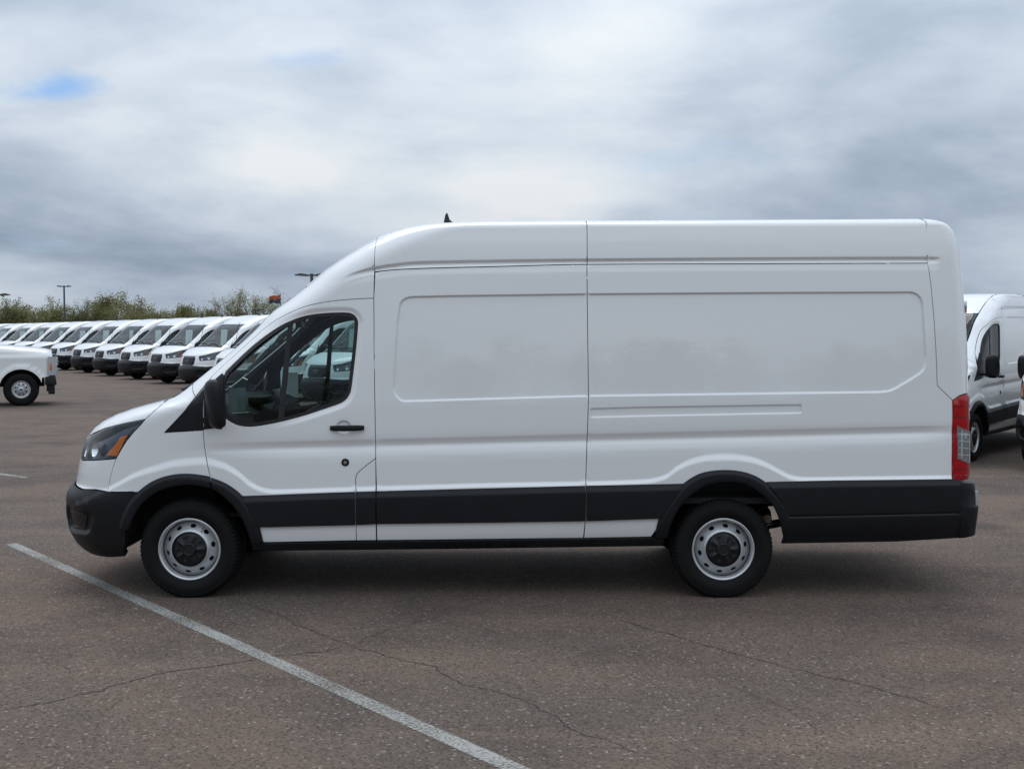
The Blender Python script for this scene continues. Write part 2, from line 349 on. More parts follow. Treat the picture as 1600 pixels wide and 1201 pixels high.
LOD = 1.0
def mesh_patch(fmap, poly, holes=(), off=0.0, step=.05, grid=None, extra=None, gap=.0025, flange=.02, bstep=None, lines=()):
    """triangulates a region of a 2-D chart, lifts it on to the surface; exact normals; turned-in edges"""
    step = step*LOD; bstep = (bstep or .03)*LOD
    outer = resample(offset_poly(poly, gap), bstep)
    loops = [outer] + [resample(offset_poly(h, -gap)[::-1], bstep) for h in holes]
    verts = []; edges = []
    for lp in loops:
        k0 = len(verts); verts += lp
        edges += [(k0+i, k0+(i+1) % len(lp)) for i in range(len(lp))]
    for ln in lines:                      # feature lines the triangles must follow
        a_ = np.array(ln); ins = seg_sd(a_[:, 0], a_[:, 1], outer) < -.0008
        for h in loops[1:]: ins &= seg_sd(a_[:, 0], a_[:, 1], h) > .0008
        prev = None
        for q, k_ in zip(ln, ins):
            if not k_: prev = None; continue
            verts.append(tuple(q))
            if prev is not None: edges.append((prev, len(verts)-1))
            prev = len(verts)-1
    fixed = np.array(verts[len(outer):]) if len(verts) > len(outer) else None
    A = np.array(outer); lo, hi = A.min(0), A.max(0)
    if grid is None:
        gx = np.arange(lo[0]+step*.5, hi[0], step); gz = np.arange(lo[1]+step*.5, hi[1], step)
        G = np.array([(x, z) for x in gx for z in gz]).reshape(-1, 2)
    else:
        G = grid(lo, hi)
    if extra is not None and len(extra): G = np.concatenate([np.asarray(extra).reshape(-1, 2), G])
    if len(G):
        sd = seg_sd(G[:, 0], G[:, 1], outer)
        keep = sd < -.35*min(step, bstep)
        for h in loops[1:]:
            keep &= seg_sd(G[:, 0], G[:, 1], h) > .35*min(step, bstep)
        G = G[keep]
        if lines and len(G):              # keep loose points off the feature lines
            occ = set()
            for q in fixed:
                i, j = int(q[0]//.012), int(q[1]//.012)
                occ.update((i+a, j+b) for a in (-1, 0, 1) for b in (-1, 0, 1))
            G = np.array([g for g in G if (int(g[0]//.012), int(g[1]//.012)) not in occ]).reshape(-1, 2)
        seen = set(); q = []
        for g in G:
            key = (round(g[0]/(.006*LOD)), round(g[1]/(.006*LOD)))
            if key in seen: continue
            seen.add(key); q.append(tuple(g))
        verts += q
    res = delaunay_2d_cdt([Vector(v) for v in verts], edges, [], 0, 1e-7)
    V2 = np.array([(v.x, v.y) for v in res[0]]); T = np.array([f[:] for f in res[2]])
    orig = res[3]
    C = V2[T].mean(1)
    ok = seg_sd(C[:, 0], C[:, 1], outer) < 0
    for h in loops[1:]: ok &= seg_sd(C[:, 0], C[:, 1], h) > 0
    T = T[ok]
    a, b = V2[T[:, 0]], V2[T[:, 1]]; c = V2[T[:, 2]]
    area = (b[:, 0]-a[:, 0])*(c[:, 1]-a[:, 1])-(b[:, 1]-a[:, 1])*(c[:, 0]-a[:, 0])
    T = T[np.abs(area) > 1e-10]
    def lift(u, v):
        p = fmap(u, v)
        return p
    e = .0015
    u, v = V2[:, 0], V2[:, 1]
    p0 = lift(u, v)
    du = lift(u+e, v)-lift(u-e, v); dv = lift(u, v+e)-lift(u, v-e)
    nrm = np.cross(du, dv); nrm /= (np.linalg.norm(nrm, axis=1, keepdims=True)+1e-12)
    tri = p0[T]; fn = np.cross(tri[:, 1]-tri[:, 0], tri[:, 2]-tri[:, 0])
    cen = np.array([2.3, 0, 1.2])
    outw = np.sign(np.sum(nrm*(p0-cen), 1)); 
    if np.sum(outw) < 0: nrm = -nrm
    s = np.sum(fn*nrm[T[:, 0]], 1) < 0
    T[s] = T[s][:, ::-1]
    if callable(off):
        o = off(u, v)
        p0 = p0 + nrm*o[:, None]
        do = [(off(u+e, v)-off(u-e, v)), (off(u, v+e)-off(u, v-e))]
        du2, dv2 = du+nrm*do[0][:, None], dv+nrm*do[1][:, None]
        n2 = np.cross(du2, dv2); n2 /= (np.linalg.norm(n2, axis=1, keepdims=True)+1e-12)
        sg = np.sign(np.sum(n2*nrm, 1)); nrm = n2*sg[:, None]
    else:
        p0 = p0 + nrm*off
    Vs = [p0]; Ns = [nrm]; Fs = [tuple(int(i) for i in t) for t in T]
    cnt = len(p0)
    if flange:
        # boundary edges of the triangulation
        from collections import Counter
        ec = Counter(); dirn = {}
        for t in Fs:
            for i in range(3):
                k = (t[i], t[(i+1) % 3]); key = (min(k), max(k)); ec[key] += 1; dirn[key] = k
        be = [dirn[k] for k, n in ec.items() if n == 1]
        fv = []; fnn = []
        for (i, j) in be:
            pi, pj = p0[i], p0[j]; nm = nrm[i]+nrm[j]; nm = nm/np.linalg.norm(nm)
            out = np.cross(pj-pi, nm); l = np.linalg.norm(out)
            if l < 1e-9: continue
            out /= l
            k0 = cnt+len(fv)
            fv += [pi, pj, pj-nrm[j]*flange, pi-nrm[i]*flange]
            fnn += [out]*4
            Fs.append((k0, k0+3, k0+2, k0+1))
        if fv:
            Vs.append(np.array(fv)); Ns.append(np.array(fnn))
    return np.concatenate(Vs), Fs, np.concatenate(Ns)

def join_parts(parts):
    V = []; F = []; N = []; k = 0
    for v, f, n in parts:
        V.append(v); N.append(n); F += [tuple(i+k for i in t) for t in f]; k += len(v)
    return np.concatenate(V), F, np.concatenate(N)
def mirror(part):
    v, f, n = part
    s = np.array([1, -1, 1])
    return v*s, [t[::-1] for t in f], n*s
WARP = None
def to_object(name, part, mat, parent=None, label=None):
    v, f, n = part
    if WARP: v, n = WARP(v, n)
    me = bpy.data.meshes.new(name)
    me.from_pydata([tuple(p) for p in v], [], f)
    me.polygons.foreach_set('use_smooth', [True]*len(me.polygons))
    if n is not None:
        me.normals_split_custom_set_from_vertices([tuple(q) for q in n])
    me.materials.append(mat)
    o = bpy.data.objects.new(name, me); COL.objects.link(o)
    if parent: o.parent = parent
    if label: o['label'] = label
    return o
def mid_roof(v, n):
    v = v.copy(); n = n.copy()
    k = .70
    z0 = 2.08
    m = v[:, 2] > z0
    v[m, 2] = z0+(v[m, 2]-z0)*k
    n[m, 2] /= k
    n /= (np.linalg.norm(n, axis=1, keepdims=True)+1e-12)
    return v, n

P['door_top'] = smooth_poly(P['door_top'], 2, False)
P['window'] = smooth_poly(P['window'], 1)
# plain solids -------------------------------------------------------------------------------------------------
class MB:
    """collects simple solids; build() links them as one mesh object"""
    def __init__(self): self.v = []; self.f = []
    def add(self, v, f):
        k = len(self.v); self.v += [tuple(p) for p in v]; self.f += [tuple(i+k for i in t) for t in f]; return self
    def box(self, x0, x1, y0, y1, z0, z1, taper=0.0, M=None):
        t = taper
        v = [(x0,y0,z0),(x1,y0,z0),(x1,y1,z0),(x0,y1,z0),(x0+t,y0+t,z1),(x1-t,y0+t,z1),(x1-t,y1-t,z1),(x0+t,y1-t,z1)]
        if M is not None: v = [tuple(M @ Vector(p)) for p in v]
        return self.add(v, [(0,3,2,1),(4,5,6,7),(0,1,5,4),(1,2,6,5),(2,3,7,6),(3,0,4,7)])
    def tube(self, pts, r, seg=10, cap=True):
        pts = [Vector(p) for p in pts]; rr = r if isinstance(r, (list, tuple)) else [r]*len(pts)
        rings = []
        for i, p in enumerate(pts):
            t = (pts[min(i+1, len(pts)-1)]-pts[max(i-1, 0)]).normalized()
            a = Vector((0, 0, 1)) if abs(t.z) < .9 else Vector((1, 0, 0))
            s = t.cross(a).normalized(); u = s.cross(t)
            rings.append([p+(s*math.cos(2*math.pi*j/seg)+u*math.sin(2*math.pi*j/seg))*rr[i] for j in range(seg)])
        v = [q for g in rings for q in g]; f = []
        for i in range(len(pts)-1):
            for j in range(seg):
                f.append((i*seg+j, i*seg+(j+1) % seg, (i+1)*seg+(j+1) % seg, (i+1)*seg+j))
        if cap:
            f.append(tuple(range(seg))[::-1]); f.append(tuple((len(pts)-1)*seg+j for j in range(seg)))
        return self.add(v, f)
    def lathe(self, prof, seg=48, mod=None):
        """profile of (radius, depth) turned about the y axis; mod(i, j, r, y) may change a vertex"""
        v = []; f = []; n = len(prof)
        for j in range(seg):
            a = 2*math.pi*j/seg
            for i, (r, y) in enumerate(prof):
                if mod: r, y = mod(i, j, r, y)
                v.append((r*math.cos(a), y, r*math.sin(a)))
        for j in range(seg):
            k = (j+1) % seg
            for i in range(n-1):
                f.append((j*n+i, k*n+i, k*n+i+1, j*n+i+1))
        return self.add(v, f)
    def prism(self, poly, y0, y1, plane='xz'):
        """a closed outline given thickness"""
        n = len(poly)
        if plane == 'xz': g = lambda p, d: (p[0], d, p[1])
        elif plane == 'yz': g = lambda p, d: (d, p[0], p[1])
        else: g = lambda p, d: (p[0], p[1], d)
        v = [g(p, y0) for p in poly]+[g(p, y1) for p in poly]
        f = [tuple(range(n)), tuple(range(2*n-1, n-1, -1))]
        f += [(i, i+n, (i+1) % n+n, (i+1) % n) for i in range(n)]
        return self.add(v, f)
    def grid(self, pts, closed_u=False):
        """rows of points"""
        nu, nv = len(pts), len(pts[0]); v = [p for r in pts for p in r]; f = []
        for i in range(nu if closed_u else nu-1):
            for j in range(nv-1):
                k = (i+1) % nu
                f.append((i*nv+j, k*nv+j, k*nv+j+1, i*nv+j+1))
        return self.add(v, f)
    def build(self, name, mat, parent=None, smooth=False, bevel=0.0, label=None, auto=35.0):
        me = bpy.data.meshes.new(name)
        v = np.array(self.v, float)
        if WARP: v, _ = WARP(v, np.tile([0, 0, 1.0], (len(v), 1)))
        me.from_pydata([tuple(p) for p in v], [], self.f)
        bm = bmesh.new(); bm.from_mesh(me)
        bmesh.ops.remove_doubles(bm, verts=bm.verts, dist=1e-6)
        bmesh.ops.recalc_face_normals(bm, faces=bm.faces)
        if bevel:
            es = [e for e in bm.edges if len(e.link_faces) == 2 and e.calc_face_angle(0) > R(28)]
            bmesh.ops.bevel(bm, geom=es, offset=bevel, segments=2, affect='EDGES', profile=.6, clamp_overlap=True)
        bm.to_mesh(me); bm.free()
        if smooth or bevel:
            me.polygons.foreach_set('use_smooth', [True]*len(me.polygons))
            try: me.set_sharp_from_angle(angle=R(auto))
            except Exception: pass
        me.materials.append(mat)
        o = bpy.data.objects.new(name, me); COL.objects.link(o)
        if parent: o.parent = parent
        if label: o['label'] = label
        return o
def empty(name, loc=(0, 0, 0), rz=0.0):
    o = bpy.data.objects.new(name, None); o.empty_display_size = .3
    o.location = loc; o.rotation_euler = (0, 0, rz); COL.objects.link(o); return o
def tag(o, label, cat, group=None, kind=None):
    if label: o['label'] = label
    if cat: o['category'] = cat
    if group: o['group'] = group
    if kind: o['kind'] = kind
    return o
def kids(o): return [c for c in bpy.data.objects if c.parent == o]
def copy_tree(o, parent=None, table=None):
    if table is None:
        table = {}
        for c in bpy.data.objects:
            if c.parent: table.setdefault(c.parent.name, []).append(c)
    c = o.copy(); COL.objects.link(c); c.parent = parent
    for ch in table.get(o.name, []): copy_tree(ch, c, table)
    return c
# ---------------------------------------------------------------- materials
def new_mat(name):
    m = bpy.data.materials.new(name); m.use_nodes = True
    nt = m.node_tree; nt.nodes.clear()
    return m, nt
def principled(name, col, rough=.5, metal=0.0, coat=0.0, coat_rough=.03, spec=.5, noise=None, bump=None, vary=None, trans=0.0):
    m, nt = new_mat(name); N, L = nt.nodes.new, nt.links.new
    b = N('ShaderNodeBsdfPrincipled'); o = N('ShaderNodeOutputMaterial'); L(b.outputs[0], o.inputs[0])
    b.inputs['Base Color'].default_value = (*col, 1); b.inputs['Roughness'].default_value = rough
    b.inputs['Metallic'].default_value = metal; b.inputs['Coat Weight'].default_value = coat
    b.inputs['Coat Roughness'].default_value = coat_rough; b.inputs['Specular IOR Level'].default_value = spec
    b.inputs['Transmission Weight'].default_value = trans
    if coat >= 1.0 and name == 'white_paint': b.inputs['Coat IOR'].default_value = 1.68
    tc = N('ShaderNodeTexCoord')
    if vary:                                   # (scale, amount): real colour differences over the thing
        n = N('ShaderNodeTexNoise'); n.inputs['Scale'].default_value = vary[0]; n.inputs['Detail'].default_value = 5
        L(tc.outputs['Object'], n.inputs['Vector'])
        mx = N('ShaderNodeMix'); mx.data_type = 'RGBA'; L(n.outputs['Fac'], mx.inputs[0])
        k = vary[1]
        mx.inputs[6].default_value = (*[max(0, c*(1-k)) for c in col], 1); mx.inputs[7].default_value = (*[min(1, c*(1+k)) for c in col], 1)
        L(mx.outputs[2], b.inputs['Base Color'])
        mr = N('ShaderNodeMapRange'); L(n.outputs['Fac'], mr.inputs[0]); mr.inputs[3].default_value = max(0, rough-.08); mr.inputs[4].default_value = min(1, rough+.08)
        L(mr.outputs[0], b.inputs['Roughness'])
    if bump:                                   # (scale, strength, distance)
        n = N('ShaderNodeTexNoise'); n.inputs['Scale'].default_value = bump[0]; n.inputs['Detail'].default_value = 3
        L(tc.outputs['Object'], n.inputs['Vector'])
        bp = N('ShaderNodeBump'); bp.inputs['Strength'].default_value = bump[1]; bp.inputs['Distance'].default_value = bump[2]
        L(n.outputs['Fac'], bp.inputs['Height']); L(bp.outputs[0], b.inputs['Normal'])
        if coat: L(bp.outputs[0], b.inputs['Coat Normal'])
    return m
def glass_mat(name, tint, extra=0.0, rough=0.0):
    """thin automotive glass: see-through tint under a fresnel reflection"""
    m, nt = new_mat(name); N, L = nt.nodes.new, nt.links.new
    t = N('ShaderNodeBsdfTransparent'); t.inputs[0].default_value = (*tint, 1)
    g = N('ShaderNodeBsdfGlossy'); g.inputs['Roughness'].default_value = rough; g.inputs[0].default_value = (1, 1, 1, 1)
    ge = N('ShaderNodeNewGeometry')
    dp = N('ShaderNodeVectorMath'); dp.operation = 'DOT_PRODUCT'; L(ge.outputs['Incoming'], dp.inputs[0]); L(ge.outputs['Normal'], dp.inputs[1])
    def mth(op, a, b=None):
        n = N('ShaderNodeMath'); n.operation = op
        for k, q in enumerate((a, b)):
            if q is None: continue
            if hasattr(q, 'links'): L(q, n.inputs[k])
            else: n.inputs[k].default_value = q
        return n.outputs[0]
    fz = mth('POWER', mth('SUBTRACT', 1.0, mth('ABSOLUTE', dp.outputs['Value'])), 5.0)     # two-sided reflectance of a thin pane
    ad = N('ShaderNodeMath'); ad.operation = 'MULTIPLY_ADD'; L(fz, ad.inputs[0]); ad.inputs[1].default_value = .85; ad.inputs[2].default_value = .028+extra; ad.use_clamp = True
    mx = N('ShaderNodeMixShader'); L(ad.outputs[0], mx.inputs[0]); L(t.outputs[0], mx.inputs[1]); L(g.outputs[0], mx.inputs[2])
    o = N('ShaderNodeOutputMaterial'); L(mx.outputs[0], o.inputs[0])
    return m
M = {}
M['paint'] = principled('white_paint', (.80, .805, .81), .42, coat=1.0, coat_rough=.02, bump=(1.6, .10, .02))
M['plastic'] = principled('black_plastic', (.0080, .0088, .0108), .44, spec=.26, vary=(6, .2), bump=(420, .12, .001))
M['gloss_black'] = principled('gloss_black', (.009, .009, .010), .25, spec=.4)
M['seal'] = principled('rubber_seal', (.010, .010, .011), .6)
M['tyre'] = principled('tyre_rubber', (.0075, .0075, .008), .72, spec=.18, vary=(9, .35), bump=(160, .15, .002))
M['silver'] = principled('silver_wheel_paint', (.56, .57, .585), .32, metal=.55, vary=(8, .06), bump=(90, .04, .001))
M['cap'] = principled('hub_cap_plastic', (.012, .0125, .014), .40, spec=.35, bump=(260, .1, .001))
M['dark'] = principled('underbody_black', (.010, .010, .0105), .85, vary=(5, .4))
M['steel'] = principled('exhaust_steel', (.45, .44, .42), .35, metal=1.0, vary=(12, .25))
M['chrome'] = principled('chrome', (.72, .73, .74), .12, metal=1.0)
M['trim'] = principled('cab_trim_grey', (.0085, .0092, .0105), .7, spec=.15, vary=(4, .15), bump=(300, .2, .001))
M['trim_lt'] = principled('cab_trim_light_grey', (.20, .205, .21), .6)
M['fabric'] = principled('seat_cloth', (.030, .031, .034), .9, bump=(500, .4, .001))
M['sheet'] = principled('grey_card', (.16, .17, .175), .7)
M['paper'] = principled('paper', (.55, .57, .57), .7)
M['glass'] = glass_mat('window_glass', (.58, .70, .69))
M['windscreen'] = glass_mat('windscreen_glass', (.72, .81, .79), .02)
M['lens'] = glass_mat('clear_lens', (.93, .94, .95), .03)
M['amber'] = principled('amber_reflector', (.62, .16, .018), .25, coat=.6)
M['bezel'] = principled('lamp_bezel', (.07, .085, .11), .16, metal=.7)
M['reflector_bowl'] = principled('lamp_bowl', (.75, .76, .78), .10, metal=1.0)
M['red'] = principled('red_lens', (.34, .004, .008), .18, coat=.4, spec=.3, vary=(30, .45))
M['red_dark'] = principled('dark_red_lens', (.10, .004, .006), .15, coat=1.0)
M['lamp_white'] = principled('clear_lamp_ribs', (.42, .44, .46), .18, coat=.8, vary=(60, .3))
M['clear_lamp'] = principled('clear_lamp_window', (.26, .28, .30), .10, metal=.5, coat=1.0, vary=(45, .6))
M['white_line'] = None
M['blue'] = principled('emblem_blue', (.012, .03, .11), .2, coat=.6)
M['galv'] = principled('galvanised_post', (.085, .08, .078), .55, metal=.4)
# ---------------------------------------------------------------- the van
AX_F, AX_R, HUB_Z, TYRE_R = 0.0, 3.75, .343, .356
def toward(pts, c, d):
    out = []
    for p in pts:
        v = np.array(c)-np.array(p); out.append(tuple(np.array(p)+v/np.linalg.norm(v)*d))
    return out
def dist_line(u, v, line):
    dm = np.full(u.shape, 9.0)
    for (ax, az), (bx, bz) in zip(line[:-1], line[1:]):
        dx, dz = bx-ax, bz-az
        t = np.clip(((u-ax)*dx+(v-az)*dz)/(dx*dx+dz*dz), 0, 1)
        dm = np.minimum(dm, np.hypot(u-ax-t*dx, v-az-t*dz))
    return dm
def side_grid(lo, hi):
    xs = np.arange(lo[0]+.02, hi[0], .05*LOD)
    z1 = np.concatenate([np.arange(.35, .74, .05), np.arange(.74, .90, .0085*LOD), np.arange(.90, .97, .02), np.arange(.97, 1.16, .009*LOD),
                         np.arange(1.16, 2.27, .045*LOD), np.arange(2.27, 2.80, .03*LOD)])
    return np.array([(x, z+SLOPE*(x-1.31)*(1 if z < 1.3 else 0)) for x in xs for z in z1])
def band_lines(a, b):
    xs = np.arange(a, b, .022*LOD)
    return [[(float(x), float(f_band(x)-band_w(x)*k)) for x in xs] for k in np.linspace(-.05, 1.05, 8 if LOD < 2 else 4)]
def loop_lines(poly, offs, step=.02):
    out = []
    for d in offs:
        r = resample(offset_poly(poly, d), step*LOD); out.append(r+[r[0]])
    return out
def gut_lines(a, b):
    xs = np.arange(a, b, .03*LOD)
    return [[(float(x), float(f_gut(x))+d) for x in xs] for d in (.024, .016, .012, .008, .004, 0, -.004, -.010, -.016, -.022, -.028, -.033, -.038, -.05, -.062, -.074, -.085)]

def wheel(parent, x, side, hero=True):
    """steel wheel; its outer face looks along -y on the left, +y on the right"""
    seg = 120 if hero else 40
    # disc with ten oval holes, dished so that the middle stands proud
    prof = pchip([0, .10, .128, .137, .150, .176, .188, .20], [.016, .016, .014, .007, -.007, -.032, -.040, -.042])
    def fm(u, v):
        r = np.hypot(u, v); return np.stack([u, -prof(r), v], -1)
    ring = [(.1915*math.cos(t), .1915*math.sin(t)) for t in np.linspace(0, 2*math.pi, seg, endpoint=False)]
    inner = [(.124*math.cos(t), .124*math.sin(t)) for t in np.linspace(0, 2*math.pi, seg//2, endpoint=False)]
    holes = [inner]
    for k in range(10):
        a = 2*math.pi*(k+.3)/10; c, s = math.cos(a), math.sin(a)
        h = []
        for t in np.linspace(0, 2*math.pi, 18 if hero else 8, endpoint=False):
            du, dv = .0125*math.cos(t), .0205*math.sin(t)
            h.append((c*(.163+du)-s*dv, s*(.163+du)+c*dv))
        holes.append(h)
    pol = [(r*math.cos(t), r*math.sin(t)) for r in (.128, .133, .138, .145, .182, .187) for t in np.linspace(0, 2*math.pi, seg, endpoint=False)]
    global LOD
    keep = LOD; LOD = 1.0 if hero else 2.5
    v, f, n = mesh_patch(fm, ring, holes, extra=pol, step=.012, bstep=.006, gap=0, flange=.004)
    LOD = keep
    # outward is -y here
    m = np.array([t for t in f])if False else None
    if np.mean(n[:50, 1]) > 0: n = -n; f = [t[::-1] for t in f]
    mb = MB()
    mb.lathe([(.1955, .060), (.1965, .034), (.199, .020), (.202, -.004), (.207, -.012), (.214, -.016), (.2195, -.014), (.2215, -.006), (.2195, .004), (.213, .008)], seg)
    bm_v = np.array(mb.v); 
    disc = (v, f, n)
    obj = to_object('wheel', disc, M['silver'], parent)
    rim = mb.build('rim', M['silver'], obj, smooth=True)
    # tyre
    Rr = TYRE_R
    tp = [(.216, -.002), (.224, -.014), (.240, -.026), (.262, -.036), (.285, -.038), (.305, -.034), (.322, -.028), (.327, -.0285), (.335, -.022), (.344, -.012), (.351, .002),
          (.355, .018), (.356, .045), (.350, .047), (.350, .053), (.356, .055), (.356, .085), (.350, .087), (.350, .095), (.356, .097), (.356, .127), (.350, .129), (.350, .135), (.356, .137), (.356, .180), (.352, .198), (.325, .212), (.26, .218), (.215, .19)]
    tseg = 216 if hero else 48
    def tread(i, j, r, y):
        if hero and 7 <= i <= 12 and j % 3 == 0: r -= .0065
        if hero and 5 <= i <= 6 and j % 3 == 0: r -= .001
        if hero and 15 <= i <= 20 and (j+1) % 6 == 0: r -= .006
        return r, y
    tm = MB().lathe(tp, tseg, tread)
    # flat where it stands on the ground
    tm.v = [(a, b*(1+.0*max(0, -c-.3)), max(c, -HUB_Z+.0015)) for a, b, c in tm.v]
    ty = tm.build('tyre', M['tyre'], obj, smooth=True, auto=28)
    # hub cap: dark dish with five lobes and a round centre
    def lobes(i, j, r, y):
        a = 2*math.pi*j/60
        if 2 <= i <= 6:
            w = max(0, math.cos(5*a))**2
            y -= .010*w*(1 if i > 2 else .3)
        return r, y
    cap = MB().lathe([(.121, .008), (.118, .000), (.110, -.004), (.096, -.006), (.078, -.009), (.064, -.012), (.052, -.014), (.047, -.030), (.042, -.034), (.034, -.034), (.031, -.031), (.0005, -.031)], 60, lobes)
    cp = cap.build('hub_cap', M['cap'], obj, smooth=True, auto=24)
    if hero:
        for k in range(5):
            a = 2*math.pi*(k+.5)/5
            cx, cz = .090*math.cos(a), .090*math.sin(a)
            MB().tube([(cx, -.004, cz), (cx, -.016, cz), (cx, -.019, cz)], [.011, .011, .007], 8).build('wheel_nut', M['cap'], obj, smooth=True)
        MB().tube([(.150*math.cos(.95), -.014, .150*math.sin(.95)), (.176*math.cos(1.0), -.002, .176*math.sin(1.0)), (.186*math.cos(1.0), -.010, .186*math.sin(1.0))], .0035, 6).build('valve', M['seal'], obj, smooth=True)
    dr = MB().lathe([(.192, .030), (.192, .060), (.15, .065), (.0005, .065)], 40).build('brake_drum', M['dark'], obj, smooth=True)
    obj.location = (x, -.945 if side < 0 else .945, HUB_Z)
    if side > 0: obj.rotation_euler = (0, 0, math.pi)
    return obj

def build_van(hero=True):
    global LOD, WARP
    LOD = 1.0 if hero else 2.6
    WARP = None if hero else mid_roof
    root = empty('cargo_van')
    paint, plastic = M['paint'], M['plastic']
    def pair(name, part, mat, kids_=None):
        a = to_object(name, part, mat, root); b = to_object(name, mirror(part), mat, root)
        return a, b
    hs = P['headlight']
    cF, cR = (AX_F, HUB_Z), (AX_R, HUB_Z)
    afo, afi, aro, ari = P['arch_f_out'], P['arch_f_in'], P['arch_r_out'], P['arch_r_in']
    # ---- side panels
    C0 = .74
    xs = np.linspace(-.19, -.022, 9); top_f = [(float(x), float(z)) for x, z in zip(xs, contour_z(xs, C0))]
    low = toward(afo[3:10], cF, .035)
    fender = ([P['hood_seam'][4], P['hood_seam'][3], P['hood_seam'][2]] + top_f + [P['pillar_seam'][1]]
              + [P['trim_tri'][2], P['trim_tri'][1], P['trim_tri'][0], P['tri_bottom'][1], P['tri_bottom'][2]] + P['fender_door'][1:]
              + low[::-1][1:] + [(-.38, .755), (-.576, .750)] + P['fascia_seam'][::-1] + [hs[4], hs[3], hs[2], hs[1]])
    pair('front_fender', mesh_patch(map_side, fender, step=.03, lines=band_lines(-.6, .2)), paint)
    # cab side: pillar and roof front
    xc = np.linspace(1.306, -.018, 46)
    cab = P['pillar_seam'][1:] + P['door_top'] + [(1.306, 2.284), (1.306, 2.40)] + [(float(x), float(z)) for x, z in zip(xc, contour_z(xc, C0))]
    pair('cab_side', mesh_patch(map_side, cab, step=.03, lines=gut_lines(1.04, 1.30)), paint)
    # door
    lowd = toward(afo[9:], cF, .030)
    win = P['window']
    door = (P['fender_door'][::-1][1:] + [(.110, 1.30), (.118, 1.45)] + P['door_top'] + [(1.306, 1.771), (1.309, 1.504), (1.313, 1.236), (1.315, .986)]
            + P['filler'][1:] + [(.53, .397)] + lowd[::-1][1:] + [P['fender_door'][-1]])
    hcx, hcz = P['handle_c'][0]
    cup = [[(hcx+.056*k*math.cos(t), hcz+.048*k*math.sin(t)) for t in np.linspace(0, 2*math.pi, 33)] for k in (.4, .70, .76, .82, .88, .94, 1.01)]
    doors = pair('front_door', mesh_patch(map_side, door, [win], grid=side_grid, lines=cup+band_lines(.1, .62)+loop_lines(win, (-.006, -.014, -.022, -.03, -.038, -.046))), paint)
    # filler piece behind the door
    fp = P['filler'] + [(1.318, .411), (1.318, .755)]
    fu = [P['filler'][0]] + P['filler'][1:] + [(1.3165, .411), (1.3165, .755)]
    pair('filler_panel', mesh_patch(map_side, fu, grid=side_grid), paint)
    # cargo side, two panels
    bs = P['b_seam']
    s1 = [(1.311, 2.281)] + [bs[2], bs[3], bs[4], bs[5], bs[6], bs[7], (1.321, .411)] + [(2.766, .426)] + P['seam_mid'][::-1][1:-1] + [(float(x), float(f_gseam(x))) for x in np.linspace(2.7, 1.36, 20)]
    lp = loop_lines(P['recess'], (-.001, .003, .006, .009, .012, .016))
    pair('side_panel', mesh_patch(map_side, s1, grid=side_grid, lines=lp+gut_lines(1.33, 2.775)), paint)
    arc = toward(aro, cR, .035)
    s2 = ([(float(x), float(f_gseam(x))) for x in np.linspace(2.79, 5.165, 30)] + P['rear_seam'][5:] + [(5.335, 1.30), (5.335, .852), (5.335, .815), (4.7, .805), (4.03, .795)]
          + [p for p in arc[::-1] if p[1] > .46 and p[0] < 4.05] + [(3.24, .434), (2.77, .426)] + P['seam_mid'][::-1][1:-1])
    lp2 = lp + loop_lines(P['slot'], (-.001, .002, .0045, .007, .0095, .012)) + band_lines(2.80, 5.33) + gut_lines(2.81, 5.15)
    pair('rear_side_panel', mesh_patch(map_side, s2, grid=side_grid, lines=lp2), paint)
    # rear corner
    zr = np.linspace(1.432, 2.60, 24)
    xr = solve(lambda x: W_smooth(x, zr)-C0, np.full(zr.shape, 4.8), np.full(zr.shape, 5.7))
    xt = np.linspace(5.30, 5.17, 5); ct = contour_z(xt, C0)
    corner = P['rear_seam'][2:] + [(5.381, 1.425), (5.43, 1.44)] + [(float(a), float(b)) for a, b in zip(xr, zr)] + [(float(a), float(b)) for a, b in zip(xt, ct)]
    pair('rear_corner', mesh_patch(map_side, corner, step=.03, lines=gut_lines(5.16, 5.29)), paint)
    # ---- roof: skin over the top plus the strip down to the gutter seam on each side
    def roof(name, x0, x1):
        xx = np.linspace(x0, x1, max(8, int((x1-x0)/.06/LOD)))
        strip = [(float(x), float(f_gseam(x))+.0045) for x in xx] + [(float(x), float(z)) for x, z in zip(xx[::-1], contour_z(xx[::-1], C0))]
        a = mesh_patch(map_side, strip, grid=lambda lo, hi: np.array([(x, z) for x in xx for z in np.arange(lo[1], hi[1], .02)]), lines=gut_lines(x0+.004, x1-.004), gap=0, flange=0)
        tp = mesh_patch(map_top, [(x0, -C0), (x1, -C0), (x1, C0), (x0, C0)], step=.045, gap=0, flange=0)
        ends = []
        for xe, sg in ((x0, -1), (x1, 1)):           # turned-in ends at the seams
            zz = np.linspace(float(f_gseam(xe))+.0045, float(contour_z(np.array([xe]), C0)[0]), 14)
            a3 = map_side(np.full(zz.shape, xe), zz); yy = np.linspace(-C0, C0, 24); b3 = map_top(np.full(yy.shape, xe), yy)
            prof_ = np.concatenate([a3, b3[1:-1], (a3*np.array([1, -1, 1]))[::-1]])
            inn = prof_.copy(); inn[:, 1] *= .975; inn[:, 2] -= .02
            k = len(prof_); ends.append((np.concatenate([prof_, inn]), [(i, i+1, i+1+k, i+k) for i in range(k-1)], np.tile([sg, 0, 0.0], (2*k, 1))))
        return to_object(name, join_parts([a, mirror(a), tp]+ends), paint, root)
    r1 = roof('roof_panel', 1.3085, 2.788)
    r2 = roof('roof_panel', 2.7925, 5.163)
    cap_t = mesh_patch(map_top, [(5.168, -C0), (5.30, -C0), (5.30, C0), (5.168, C0)], step=.04, gap=.001, flange=0)
